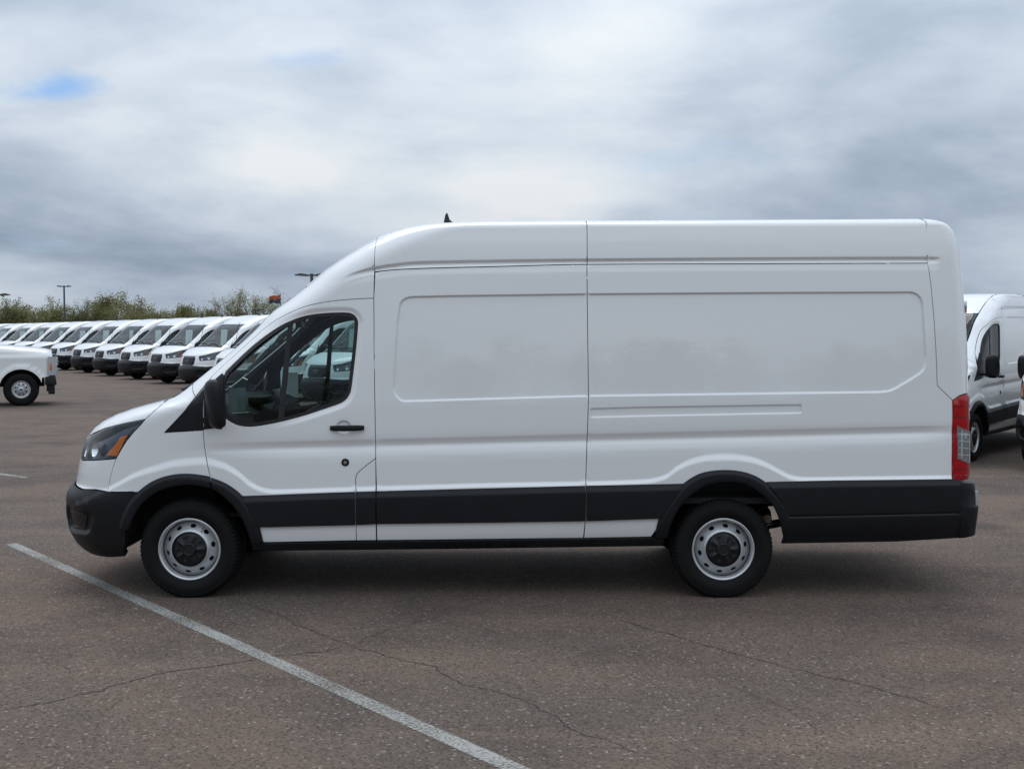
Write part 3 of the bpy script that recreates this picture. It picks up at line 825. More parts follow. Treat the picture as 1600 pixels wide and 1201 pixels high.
    rear_face = mesh_patch(map_rear, [(-C0, .86), (C0, .86), (C0, 2.60), (-C0, 2.60)], step=.07, gap=.001, flange=0)
    to_object('roof_rear_cap', cap_t, paint, root)
    to_object('rear_door', rear_face, paint, root)
    # ---- nose
    A = lambda pts: [(float(to_alpha(x, z)), z) for x, z in pts]
    def full(half): return half + [(math.pi-a, z) for a, z in half[::-1]]
    ain = lambda y, z: (float(alpha_at_y(y, z)), z)
    top_hl = [(-.766, 1.131), (-.612, 1.189), (-.451, 1.229), (-.288, 1.262)]
    hood = full([ain(.25, 1.098), ain(.475, 1.090)] + A(top_hl) + A(P['hood_seam'][3:1:-1]) + A([(-.192, 1.370)]) + [ain(.5, 1.386), ain(.2, 1.391)])
    hood = ccw(hood)
    hood_o = to_object('hood', mesh_patch(map_front, hood, step=.05, bstep=.03), paint, root)
    fas = full([ain(.30, .775), ain(.55, .757)] + A([(-.80, .748), (-.68, .757), (-.576, .752)]) + A(P['fascia_seam'][::-1]) + A([(-.63, .966)]) + [ain(.60, .934), ain(.565, .932), ain(.515, 1.0), ain(.48, 1.086), ain(.34, 1.094)])
    gr = [ain(.345, .82), ain(.365, .93), ain(.36, 1.03), ain(.31, 1.080)]
    gr = full([ain(.28, .785)] + gr)
    fas_o = to_object('nose_panel', mesh_patch(map_front, ccw(fas), [gr], step=.05, bstep=.03), paint, root)
    grille = to_object('grille', mesh_patch(map_front, ccw(gr), step=.04, bstep=.02, off=lambda u, v: -.012+.022*sstep(0, .05, -seg_sd(u, v, ccw(gr))), gap=.003), M['gloss_black'], root)
    for z in (.86, .91, .96, 1.01):
        bar = full([ain(.30, z-.010), ain(.30, z+.010)])
        to_object('grille_bar', mesh_patch(map_front, ccw(bar), step=.06, off=.016, gap=0, flange=.012), M['dark'], grille)
    # oval badge in the grille
    xb = float(f_nose(.94))-.012
    ov = [(.105*math.cos(t), .94+.042*math.sin(t)) for t in np.linspace(0, 2*math.pi, 28, endpoint=False)]
    ov2 = [(.096*math.cos(t), .94+.034*math.sin(t)) for t in np.linspace(0, 2*math.pi, 28, endpoint=False)]
    bd = MB().prism(ov, xb-.018, xb+.02, 'yz').build('badge', M['chrome'], root)
    MB().prism(ov2, xb-.021, xb-.015, 'yz').build('badge_field', M['blue'], bd)
    cu = bpy.data.curves.new('badge_lettering', 'FONT'); cu.body = 'Ford'; cu.size = .062; cu.shear = .3; cu.align_x = 'CENTER'; cu.align_y = 'CENTER'; cu.extrude = .001
    tx = bpy.data.objects.new('badge_lettering', cu); COL.objects.link(tx)
    bpy.context.view_layer.update()
    me_ = bpy.data.meshes.new_from_object(tx.evaluated_get(bpy.context.evaluated_depsgraph_get())); bpy.data.objects.remove(tx, do_unlink=True)
    for q in me_.vertices: q.co = Vector((xb-.0222-q.co.z, -q.co.x*1.15, .94+q.co.y))
    me_.materials.clear(); me_.materials.append(M['chrome'])
    lt = bpy.data.objects.new('badge_lettering', me_); COL.objects.link(lt); lt.parent = bd
    # headlights
    hl_in = [ain(.57, .935), ain(.52, 1.0), ain(.485, 1.072)]
    hl = A(hs[0:7]) + hl_in + A(hs[10:13])
    for sgn in (-1, 1):
        bowl = mesh_patch(map_front, ccw(hl), step=.04, bstep=.02, off=-.060, gap=.004, flange=0)
        rim_ = mesh_patch(map_front, ccw(hl), [offset_poly(ccw(hl), .012)], step=.03, bstep=.02, off=-.002, gap=.003, flange=.062)
        lens = mesh_patch(map_front, ccw(hl), step=.04, bstep=.02, off=.001, gap=.0035, flange=0)
        am = mesh_patch(map_front, ccw(A(P['amber'])), step=.03, bstep=.02, off=-.016, gap=0, flange=.02)
        parts = [bowl, rim_, lens, am]
        if sgn > 0: parts = [mirror(p) for p in parts]
        h = to_object('headlight', join_parts([parts[0], parts[1]]), M['bezel'], root)
        to_object('lens', parts[2], M['lens'], h)
        to_object('amber_reflector', parts[3], M['amber'], h)
        # two bright bowls set into the housing
        for xx, zz, rr in ((-.72, 1.035, .052), (-.855, 1.010, .046)):
            a0, z0 = float(to_alpha(xx, zz)), zz
            c = map_front(np.array([a0]), np.array([z0]))[0]; c = c*np.array([1, 1 if sgn < 0 else -1, 1])
            e_ = 1e-3; fa = lambda a, z: map_front(np.array([a]), np.array([z]))[0]
            n = np.cross(fa(a0+e_, z0)-fa(a0-e_, z0), fa(a0, z0+e_)-fa(a0, z0-e_)); n /= np.linalg.norm(n); n *= -np.sign(n[0])
            n = n*np.array([1, 1 if sgn < 0 else -1, 1])
            b = MB().lathe([(rr, 0), (rr*.85, .012), (rr*.5, .026), (rr*.22, .030), (.0005, .024)], 24)
            q = Vector(n).to_track_quat('-Y', 'Z').to_matrix()
            b.v = [tuple(q @ Vector(p) + Vector(c-n*.022)) for p in b.v]
            b.build('reflector', M['reflector_bowl'], h, smooth=True)
    # front bumper, with the lamp pocket on each corner
    bl = [(-.50, .49), (-.485, .45), (-.47, .36), (-.458, .287), (-.596, .268)]
    bump = full([ain(.30, .262), ain(.6, .262)] + A([(-.72, .262), (-.596, .268), (-.458, .287), (-.44, .40), (-.43, .50), (-.47, .52), (-.44, .61), (-.39, .695), (-.325, .760), (-.40, .752)]) + A([(-.56, .748), (-.68, .752), (-.80, .743)]) + [ain(.55, .752), ain(.30, .770)])
    fog = [ain(.905, .595), ain(.90, .545), ain(.885, .50), ain(.86, .455), ain(.79, .425), ain(.64, .415), ain(.60, .44), ain(.60, .58), ain(.62, .60), ain(.80, .615)]
    fog = [(float(to_alpha(x, z)), z) for x, z in [(-.68, .595), (-.675, .57), (-.69, .52), (-.715, .455), (-.76, .432)]] + [ain(.62, .415), ain(.55, .43), ain(.52, .50), ain(.54, .60), ain(.62, .615)] + [(float(to_alpha(-.73, .615)), .615)]
    fog = ccw(fog)
    fog2 = [(math.pi-a, z) for a, z in fog]
    def bumper_off(u, v):
        d = np.minimum(seg_sd(u, v, fog), seg_sd(u, v, ccw(fog2)))
        w = sstep(.008, -.03, d)*.028
        step_ = .012*sstep(.415, .40, v)*sstep(1.25, .75, np.abs(u-math.pi/2)*1.0+.0*v)
        return .006 - w - .010*sstep(.40, .388, v)*(1-sstep(.9, 1.1, np.abs(u-math.pi/2)*0+1.0)) 
    exf = loop_lines(fog, (.028, .02, .01, 0, -.006)) + loop_lines(fog2, (.028, .02, .01, 0, -.006))
    bo = to_object('front_bumper', mesh_patch(map_front, ccw(bump), step=.04, bstep=.025, off=bumper_off, lines=exf, flange=.05), plastic, root)
    for s_, fg in ((-1, fog), (1, ccw(fog2))):
        cen = np.mean(np.array(fg), 0)
        inner = [tuple(cen+(np.array(p)-cen)*.62) for p in fg]
        to_object('lamp_pocket', mesh_patch(map_front, ccw(inner), step=.03, off=lambda u, v, q=ccw(inner): -.016-.02*sstep(0, .03, -seg_sd(u, v, q)), gap=0, flange=.02), M['gloss_black'], bo)
    for z0, z1 in ((.50, .545), (.57, .615), (.40, .44)):
        sl = full([ain(.40, z0), ain(.42, z1)])
        to_object('intake_slot', mesh_patch(map_front, ccw(sl), step=.06, off=.0085, gap=0, flange=.004), M['dark'], bo)
    # cowl, windscreen
    def edge_a(z):
        z = np.atleast_1d(np.asarray(z, float)); x0 = f_nose(z); x1 = x0+f_nl(z)
        x = solve(lambda x: C0-.006-W_smooth(x, z), x0, x1)
        return to_alpha(x, z)
    zs = np.linspace(1.425, 2.185, 16); ea = edge_a(zs)
    cowl = full([ain(.2, 1.394), ain(.5, 1.389)][::-1][::-1] + [])
    zc_ = np.array([1.394, 1.408, 1.42]); ca = edge_a(zc_)
    cw = [(float(a), float(z)) for a, z in zip(ca, zc_)]
    cowl = full(cw)
    to_object('cowl', mesh_patch(map_front, ccw(cowl), step=.06, off=.002), plastic, root)
    ws_half = [(float(a), float(z)) for a, z in zip(ea, zs)]
    ws = ccw(full(ws_half))
    wo = to_object('windscreen', mesh_patch(map_front, ws, step=.07, off=-.003, gap=.004, flange=0), M['windscreen'], root)
    to_object('screen_border', mesh_patch(map_front, ws, [offset_poly(ws, .038)], step=.05, off=-.006, gap=.004, flange=.01), M['gloss_black'], wo)
    for y0, y1, zb in ((.52, -.06, 1.435), (-.02, -.56, 1.44)):
        pts = []
        for t in np.linspace(0, 1, 10):
            y = y0+(y1-y0)*t; z = zb+.05*math.sin(t*2.4)
            a = float(alpha_at_y(abs(y), z)); a = a if y > 0 else math.pi-a
            p = map_front(np.array([a]), np.array([z]))[0]; pts.append((p[0]-.010, p[1], p[2]+.010))
        MB().tube(pts, .009, 6).build('wiper', M['seal'], root, smooth=True)
    # roof front between screen and the first seam
    am_, bm_ = edge_a(2.192)[0], None
    al = np.linspace(am_, math.pi-am_, 25); fr = map_front(al, np.full(al.shape, 2.192))
    rf = [(float(p[0]), float(p[1])) for p in fr] + [(1.304, C0), (1.304, -C0)]
    to_object('roof_front', mesh_patch(map_top, ccw(rf), step=.05, gap=0, flange=.0), paint, root)
    # ---- black cladding
    def clad(name, poly, ztop, depth=.022, groove=None):
        def off(u, v):
            o = .002 + depth*sstep(0, .052, ztop(u)-v)
            if groove is not None: o = o - .006*np.exp(-((v-groove(u))/.006)**2)
            return o
        ex = [[(float(x), float(ztop(np.array(x)))-d) for x in np.arange(.3, 5.45, .05)] for d in (.01, .02, .03, .04, .052)]
        if groove is not None: ex += [[(float(x), float(groove(np.array(x)))+d) for x in np.arange(4.2, 5.4, .04)] for d in (-.014, -.007, -.0035, 0, .0035, .007, .014)]
        return pair(name, mesh_patch(map_side, poly, step=.05, off=off, lines=ex, gap=.003, flange=.016), plastic)
    ct_, cb_ = P['clad_top'], P['clad_bot']
    zt_ = lambda u: np.interp(u, [p[0] for p in ct_], [p[1] for p in ct_])
    zb_ = lambda u: np.interp(u, [p[0] for p in cb_], [p[1] for p in cb_])
    def strip(x0, x1, n=8):
        xx = np.linspace(x0, x1, n)
        return [(float(x), float(zb_(x))) for x in xx] + [(float(x), float(zt_(x))) for x in xx[::-1]]
    d1 = strip(.46, 1.176); d1 = [(.465, .508)] + d1[1:8] + d1[8:15] + [(.37, .729), (.43, .64)]
    clad('door_cladding', d1, zt_)
    clad('pillar_cladding', strip(1.178, 1.319, 3), zt_)
    clad('side_cladding', strip(1.321, 2.779, 10), zt_)
    d2 = strip(2.781, 3.305); d2 = d2[:8] + [(3.33, .60), (3.38, .68), (3.43, .76), (3.47, .816)] + [p for p in d2[8:] if p[0] < 3.30]
    clad('rear_cladding', d2, zt_)
    ctr = P['clad_top_r']; zr_ = lambda u: np.interp(u, [p[0] for p in ctr], [p[1] for p in ctr])
    bl_ = P['bumper_r_line']; gv = lambda u: bl_[0][1]+(u-bl_[0][0])*(bl_[1][1]-bl_[0][1])/(bl_[1][0]-bl_[0][0])
    d3 = [(4.152, .391), (4.955, .404), (5.392, .431), (5.393, .60), (5.389, .847), (4.938, .842), (4.493, .837), (4.03, .828), (4.13, .70), (4.19, .58)]
    clad('rear_skirt', d3, zr_, .022, gv)
    # ---- wheel arch trims
    def arch(name, out, inn):
        poly = ccw(out + inn[::-1])
        def off(u, v):
            return .010 + .016*sstep(0, .035, dist_line(u, v, out)) - .004*sstep(.02, 0, dist_line(u, v, inn))
        def at(pl, n=40):
            q = np.array(pl); s = np.concatenate([[0], np.cumsum(np.hypot(*np.diff(q, axis=0).T))]); t = np.linspace(0, s[-1], n)
            return np.stack([np.interp(t, s, q[:, 0]), np.interp(t, s, q[:, 1])], -1)
        o_, i_ = at(out), at(inn)
        ex = [[tuple(p) for p in o_+(i_-o_)*k] for k in (.14, .28, .42, .56, .75, .9)]
        return pair(name, mesh_patch(map_side, poly, step=.05, bstep=.02, off=off, lines=ex, gap=.001, flange=.05), plastic)
    so = lambda l: smooth_poly(l, 2, False)
    arch('front_arch_trim', so(afo[:10]), so(afi[:8]))
    arch('door_arch_trim', so([(.171, .857)]+afo[10:]), so([(.181, .778)]+afi[8:]))
    arch('rear_arch_trim', so(aro), so(ari))
    # ---- step below the doors
    sb, rb = P['sill_bot'], P['rocker_bot']
    poly = [(.45, .335), (1.8, .347), (3.327, .368), (3.33, .432), (2.76, .427), (1.317, .408), (.52, .394), (.445, .393)]
    pair('side_step', mesh_patch(map_side, poly, step=.06, off=lambda u, v: .020-.012*sstep(.02, .0, v-np.interp(u, [.45, 3.3], [.335, .366])), gap=.001, flange=.25,
         extra=[(x, .345+.011*(x-.45)/2.9+d) for x in np.arange(.47, 3.3, .08) for d in (.006, .012, .02, .035)]), plastic)
    # ---- rear bumper
    path = [(5.380, .970), (5.397, 1.000), (5.44, 1.004), (5.48, .996), (5.51, .975), (5.53, .94), (5.543, .88), (5.553, .70), (5.56, .35), (5.56, 0)]
    path = path + [(x, -y) for x, y in path[::-1][1:]]
    rows = []
    for z, k in ((.428, -.020), (.434, -.006), (.60, .012), (.640, .016), (.650, .012), (.656, -.004), (.76, -.010), (.80, -.016), (.812, -.026), (.812, -.12)):
        rows.append([(x + k*min(1, max(0, (x-5.40)/.10)), y*(1+.3*k*(1 if x < 5.5 and k < 0 else 0)), z+.10*max(0, x-5.4)*(1 if z < .45 else 0)) for x, y in path])
    rbm = MB().grid(rows).build('rear_bumper', plastic, root, smooth=True)
    for s in (-1, 1):
        MB().box(5.520, 5.546, .915*s-.012, .915*s+.012, .668, .750).build('step_reflector', M['lamp_white'], rbm, bevel=.003)
        # tail lamp on the corner
        tl = [(5.332, 1.388), (5.381, 1.423), (5.43, 1.438), (5.482, 1.44), (5.492, .93), (5.491, .838), (5.36, .828), (5.336, .852)]
        a = mesh_patch(map_side, tl, step=.03, bstep=.02, off=lambda u, v: .001+.010*sstep(0, .02, -seg_sd(u, v, tl)), flange=.05)
        cl = [(5.364, 1.218), (5.484, 1.158), (5.488, .932), (5.369, .986)]
        b = mesh_patch(map_side, cl, step=.03, bstep=.02, off=.0135, gap=0, flange=.006)
        ribs = []
        for k in range(4):
            z = 1.165-.047*k
            ribs.append(mesh_patch(map_side, [(5.375, z-.010), (5.470, z-.024), (5.470, z-.018), (5.375, z-.004)], step=.04, off=.0155, gap=0, flange=.003))
        for k in (1, 4):
            ribs.append(mesh_patch(map_side, [(5.372+.020*k, 1.0-.010*k), (5.380+.020*k, 1.0-.010*k), (5.380+.020*k, 1.20-.012*k), (5.372+.020*k, 1.20-.012*k)], step=.05, off=.0148, gap=0, flange=.002))
        dk = [mesh_patch(map_side, [(5.342, z), (5.474, z), (5.474, z+.006), (5.342, z+.006)], step=.05, off=.0118, gap=0, flange=.001) for z in (1.345, 1.27, .905, .865)]
        if s > 0: a, b, ribs, dk = mirror(a), mirror(b), [mirror(r) for r in ribs], [mirror(r) for r in dk]
        t = to_object('tail_lamp', a, M['red'], root)
        c = to_object('clear_lens', b, M['clear_lamp'], t, 'smoked clear reversing lamp window')
        if hero:
            for q in ribs: to_object('lens_rib', q, M['lamp_white'], t)
            for q in dk: to_object('lens_line', q, M['red_dark'], t)
        # marker hinge on the rear edge
        MB().box(5.435, 5.470, .845*s-.02, .845*s+.02, 2.0, 2.085).build('door_hinge', M['chrome'], root, bevel=.004)
    # ---- door furniture, both doors
    ring_in = offset_poly(ccw(win), .024)
    for s, dr in ((-1, doors[0]), (1, doors[1])):
        mm = (lambda p: p) if s < 0 else mirror
        to_object('window_seal', mm(mesh_patch(map_side, ccw(win), [ring_in], step=.03, bstep=.02, off=-.004, gap=.001, flange=.012)), M['seal'], dr)
        to_object('window_glass', mm(mesh_patch(map_side, offset_poly(ccw(win), .020), step=.06, off=-.013, gap=0, flange=0)), M['glass'], dr)
        dv = P['divider']
        to_object('window_divider', mm(mesh_patch(map_side, [dv[0], dv[1], dv[2], dv[3]], step=.05, off=-.008, gap=0, flange=.012)), M['seal'], dr)
        if s < 0 or not hero:
            pass
        # corner sail between fender and window
        sail_d = [(.1175, 1.186), (.262, 1.204), (.275, 1.225), (.275, 1.262), (.262, 1.30), (.258, 1.40), (.256, 1.565), (.238, 1.580), (.165, 1.515), (.1175, 1.466)]
        sd_ = to_object('mirror_sail', mm(mesh_patch(map_side, sail_d, step=.04, off=.004, gap=.002, flange=.012)), plastic, dr)
        h0, h1 = P['handle']
        hw = W_smooth(np.array([1.1]), np.array([1.2]))[0]
        hb = MB()
        ys = -hw-.030
        pts = []
        for t in np.linspace(0, 1, 15):
            x = h0[0]+(h1[0]-h0[0])*t
            pts.append((x, (-hw-.004-.034*math.sin(math.pi*t)**.45), h0[1]+.003*t))
        rows = []
        for i, p in enumerate(pts):
            hh = .0205*(1-.25*abs(2*i/14-1)**4); tt = .010
            rows.append([(p[0], p[1]+tt*math.cos(a), p[2]+hh*math.copysign(abs(math.sin(a))**.7, math.sin(a))) for a in np.linspace(0, 2*math.pi, 17)])
        hb.grid(rows)
        hb.add([rows[0][j] for j in range(16)], [tuple(range(16))]); hb.add([rows[-1][j] for j in range(16)], [tuple(range(16))])
        hb.box(1.205, 1.232, -hw-.016, -hw+.01, 1.186, 1.216)
        if s > 0: hb.v = [(a, -b, c) for a, b, c in hb.v]
        hb.build('door_handle', plastic, dr, smooth=True)
        lx, lz = P['lock'][0]
        if s < 0:
            lw = float(W_full(np.array([lx]), np.array([lz]))[0])
            lk = MB().lathe([(.0275, .004), (.0275, -.003), (.024, -.006), (.012, -.007), (.0005, -.007)], 28)
            lk.v = [(a+lx, b-lw, c+lz) for a, b, c in lk.v]
            lo = lk.build('door_lock', M['gloss_black'], dr, smooth=True)
            kc = MB().lathe([(.011, -.006), (.011, -.009), (.0005, -.009)], 18); kc.v = [(a+lx, b-lw, c+lz) for a, b, c in kc.v]
            kc.build('key_cylinder', M['chrome'], dr, smooth=True)
        # mirror: rounded housing with flat glass side to the rear
        mrows = []
        cx, cy, cz = .268, 1.120, 1.372
        def mpt(u, a, k):
            dy = .088*k*math.copysign(abs(math.cos(a))**.6, math.cos(a)); dz = .172*(.55+.45*k)*math.copysign(abs(math.sin(a))**.7, math.sin(a))
            return (cx-.080*u+.50*dy-.10*dz-.016, cy+dy, cz+dz)
        for u in np.linspace(0, 1, 9):
            k = math.sqrt(max(0.0, 1-(u*.985)**2.4))
            mrows.append([mpt(u, a, k) for a in np.linspace(0, 2*math.pi, 33)])
        mb = MB().grid(mrows)
        mb.add([mrows[-1][j] for j in range(32)], [tuple(range(32))])
        mb.box(.13, .195, .93, 1.06, 1.24, 1.275)
        back = MB().add([mpt(.04, a, .96) for a in np.linspace(0, 2*math.pi, 32, endpoint=False)], [tuple(range(32))])
        for q in (mb, back):
            if s < 0: q.v = [(a, -b, c) for a, b, c in q.v]
        mo = mb.build('door_mirror', plastic, dr, smooth=True)
        back.build('mirror_glass', M['chrome'], dr)
    # fender corner trim
    tri = [P['trim_tri'][0], (-.071, 1.258), (-.008, 1.327), (.053, 1.398), (.1155, 1.462), (.1155, 1.186), (-.031, 1.176)]
    pair('fender_trim', mesh_patch(map_side, tri, step=.04, off=.003, gap=.002, flange=.012), plastic)
    # antenna fin
    zf = float(map_top(np.array([1.80]), np.array([-.10]))[0, 2])
    fin = []
    for t, w, h in ((0, .020, .004), (.06, .030, .030), (.14, .028, .070), (.22, .022, .086), (.30, .020, .082), (.42, .020, .045), (.6, .024, .030), (.85, .022, .026), (1.0, .012, .006)):
        x = 1.735+.125*t
        fin.append([(x, -.10+w*.9, zf-.01), (x, -.10+w*.6, zf+.012+h*.7), (x, -.10+w*.25, zf+.012+h*1.25), (x, -.10-w*.25, zf+.012+h*1.25), (x, -.10-w*.6, zf+.012+h*.7), (x, -.10-w*.9, zf-.01)])
    MB().grid(fin).build('antenna_fin', M['gloss_black'], root, smooth=True)
    # ---- wheels
    for x in (AX_F, AX_R):
        for s in (-1, 1): wheel(root, x, s, hero)
    # ---- below and inside
    ub = MB()
    ub.box(-.62, 3.4, -.60, .60, .46, .58)
    ub.box(3.4, 5.35, -.92, .92, .66, .70)
    ub.box(.52, 3.20, -.92, .92, .405, .56)
    ub.box(4.40, 5.36, -.90, .90, .47, .66)
    ub.box(-.62, -.50, -.80, .80, .32, .72)
    for y in (-.48, .48):
        ub.box(-.5, 3.4, y-.04, y+.04, .38, .48); ub.box(3.4, 5.3, y-.04, y+.04, .58, .68)
    ub.build('underbody', M['dark'], root)
    for x0, top in ((AX_F, .845), (AX_R, .87)):
        for s in (-1, 1):
            rr = .475 if x0 == AX_F else .50
            arc_ = []
            for t in np.linspace(.16 if x0 == AX_F else .85, math.pi-.16, 26):
                px, pz = x0+rr*math.cos(t), .335+(rr+.02)*math.sin(t)
                arc_.append([(px, y*s, pz) for y in (.58, .75, .985 if abs(math.cos(t)) < .85 else .95)])
            lb = MB().grid(arc_)
            if x0 == AX_F:
                fan = [(x0+rr*math.cos(t), .58*s, .335+(rr+.02)*math.sin(t)) for t in np.linspace(0.35, math.pi-.35, 20)]
                lb.add(fan, [tuple(range(20))])
            lb.build('wheel_well', M['dark'], root, smooth=True)
    ax = MB().tube([(AX_R, -.78, HUB_Z), (AX_R, .78, HUB_Z)], .055, 14)
    ax.tube([(AX_R-.14, 0, HUB_Z), (AX_R+.16, 0, HUB_Z)], .15, 14)
    ax.build('rear_axle', M['dark'], root, smooth=True)
    if hero:
        for s in (-1, 1):
            sp = MB()
            for k in range(2):
                sp.tube([(3.05, .60*s, .47), (3.4, .60*s, .41+.03*k), (3.75, .60*s, .415+.03*k), (4.1, .60*s, .43+.035*k), (4.45, .60*s, .50+.02*k)], .016, 6)
            sp.build('leaf_spring', M['dark'], root, smooth=True)
            MB().tube([(3.92, .52*s, .36), (4.18, .56*s, .66)], .03, 10).build('shock_absorber', M['dark'], root, smooth=True)
        MB().tube([(4.0, -.34, .60), (4.08, -.36, .60), (4.13, -.42, .57), (4.15, -.50, .53), (4.13, -.62, .50)], .036, 12).build('exhaust_pipe', M['steel'], root, smooth=True)
        MB().tube([(3.90, -.38, .54), (3.93, -.38, .54), (4.12, -.40, .53), (4.15, -.40, .53)], [.03, .06, .06, .03], 14).build('muffler', M['dark'], root, smooth=True)
        for s in (-1, 1):
            st = MB().box(-.10, .10, .60*s-.05, .60*s+.05, .55, .80).tube([(0, .66*s, .30), (.02, .62*s, .78)], .05, 10)
            st.box(-.36, .30, .57*s, .60*s, .70, .76)
            st.build('strut', M['dark'], root)
    # cab interior
    ins = -.055
    win_in = offset_poly(ccw(win), .006)
    for s in (-1, 1):
        mm = (lambda p: p) if s < 0 else mirror
        lin = [(.20, .93), (.118, 1.2), (.16, 1.545), (.367, 1.745), (.545, 1.90), (.729, 2.0), (.983, 2.068), (1.30, 2.09), (1.30, .60), (.62, .60), (.52, .90)]
        to_object('door_lining', mm(mesh_patch(map_side, lin, [win_in], step=.08, off=ins, gap=0, flange=-.035)), M['trim'], root)
        cabl = P['pillar_seam'][1:] + P['door_top'] + [(1.303, 2.284), (1.303, 2.36)] + [(float(x), float(z)) for x, z in zip(xc[::3], contour_z(xc[::3], .80))]
        to_object('pillar_lining', mm(mesh_patch(map_side, cabl, step=.07, off=-.03, gap=.004, flange=0)), M['trim_lt'] if False else M['trim'], root)
        # grab handle on the windscreen pillar
        gp = [(.375, .79, 1.585), (.385, .755, 1.60), (.45, .735, 1.665), (.52, .735, 1.735), (.55, .77, 1.755)]
        g = MB().tube([(a, b*s, c) for a, b, c in gp], .016, 8)
        g.build('grab_handle', M['trim_lt'], root, smooth=True)
    hlp = mesh_patch(map_top, [(.84, -.72), (1.78, -.72), (1.78, .72), (.84, .72)], step=.12, off=-.05, gap=0, flange=0)
    hv = hlp[0].copy(); hv[:, 2] = np.minimum(hv[:, 2], 2.06+.02*(hv[:, 0]-.8)); 
    to_object('headliner', (hv, hlp[1], hlp[2]), M['trim'], root)
    MB().box(1.78, 1.80, -.88, .88, .50, 2.22).build('bulkhead', M['trim'], root)
    MB().box(-.1, 1.78, -.88, .88, .56, .585).build('cab_floor', M['trim'], root)
    # dashboard: a lofted hump across the cab
    rows = []
    for y in np.linspace(-.88, .88, 15):
        b = 1.0 if abs(y) > .25 else 1.04
        sc_ = [(-.14, 1.36), (.05, 1.375), (.22, 1.365), (.36, 1.33), (.44, 1.285*b), (.455, 1.20*b), (.42, 1.08), (.40, .95), (.30, .75), (.05, .60)]
        rows.append([(x, y, z) for x, z in sc_])
    db = MB().grid(rows); db.build('dashboard', M['trim'], root, smooth=True, auto=50)
    if hero:
        MB().box(.34, .47, -.62, -.30, 1.335, 1.395).build('instrument_hood', M['trim'], root, bevel=.02)
        MB().box(.40, .425, -.06, .16, 1.30, 1.42).build('dash_screen', M['gloss_black'], root, bevel=.006)
    sw = MB(); c = Vector((.66, -.44, 1.215)); ax_ = Vector((-.50, 0, .86)).normalized()
    e1 = Vector((0, 1, 0)); e2 = ax_.cross(e1)
    rg = [c+(e1*math.cos(t)+e2*math.sin(t))*.19 for t in np.linspace(0, 2*math.pi, 33)]
    sw.tube(rg, .016, 8, cap=False)
    for t in (0.1, math.pi-.1, -math.pi/2): sw.tube([c-ax_*.04, c+(e1*math.cos(t)+e2*math.sin(t))*.185], .016, 6)
    sw.tube([c-ax_*.05, c-ax_*.01], [.075, .06], 14); sw.tube([c-ax_*.03, c-ax_*.30], .045, 8)
    sw.build('steering_wheel', M['seal'], root, smooth=True)
    for y in (-.46, .46):
        st = MB()
        rows = []
        for t, w, dpt in ((0, .22, .07), (.1, .25, .10), (.35, .25, .12), (.65, .245, .11), (.9, .22, .09), (1.0, .17, .05)):
            zc_2, xc_2 = .82+.66*t, 1.30+.20*t
            rows.append([(xc_2+dpt*.5*math.copysign(abs(math.sin(a))**.6, math.sin(a)), y+w*math.copysign(abs(math.cos(a))**.6, math.cos(a)), zc_2) for a in np.linspace(0, 2*math.pi, 25)])
        st.grid(rows); st.add([rows[-1][j] for j in range(24)], [tuple(range(24))])
        st.box(.86, 1.36, y-.25, y+.25, .78, .92)
        seat = st.build('seat', M['fabric'], root, smooth=True, auto=50)
        hr = MB().box(1.475, 1.575, y-.13, y+.13, 1.53, 1.73).build('headrest', M['fabric'], seat, bevel=.04)
    if hero:
        a = MB().box(.27, .39, -.885, -.882, 1.30, 1.475); a.build('window_sticker', M['sheet'], root, label='grey backed price sheet inside driver window')
        a = MB().box(.335, .43, .885, .888, 1.31, 1.52)
        a.build('window_sticker', M['paper'], root, label='pale sheet stuck on passenger window')
        MB().box(.60, .64, -.12, .12, 1.90, 1.98).tube([(.62, 0, 1.97), (.66, 0, 2.05)], .012, 6).build('interior_mirror', M['gloss_black'], root, bevel=.01)
        for y in (-.42, .42): MB().box(.80, .97, y-.22, y+.22, 2.005, 2.03).build('sun_visor', M['trim_lt'], root, bevel=.008)
    else:
        MB().tube([(-.02, .82, 1.40), (.16, .80, 2.26)], [.008, .005], 5).build('aerial', M['seal'], root, smooth=True)
        MB().box(.335, .43, .885, .888, 1.31, 1.52).build('window_sticker', M['paper'], root)
    LOD = 1.0; WARP = None
    return root
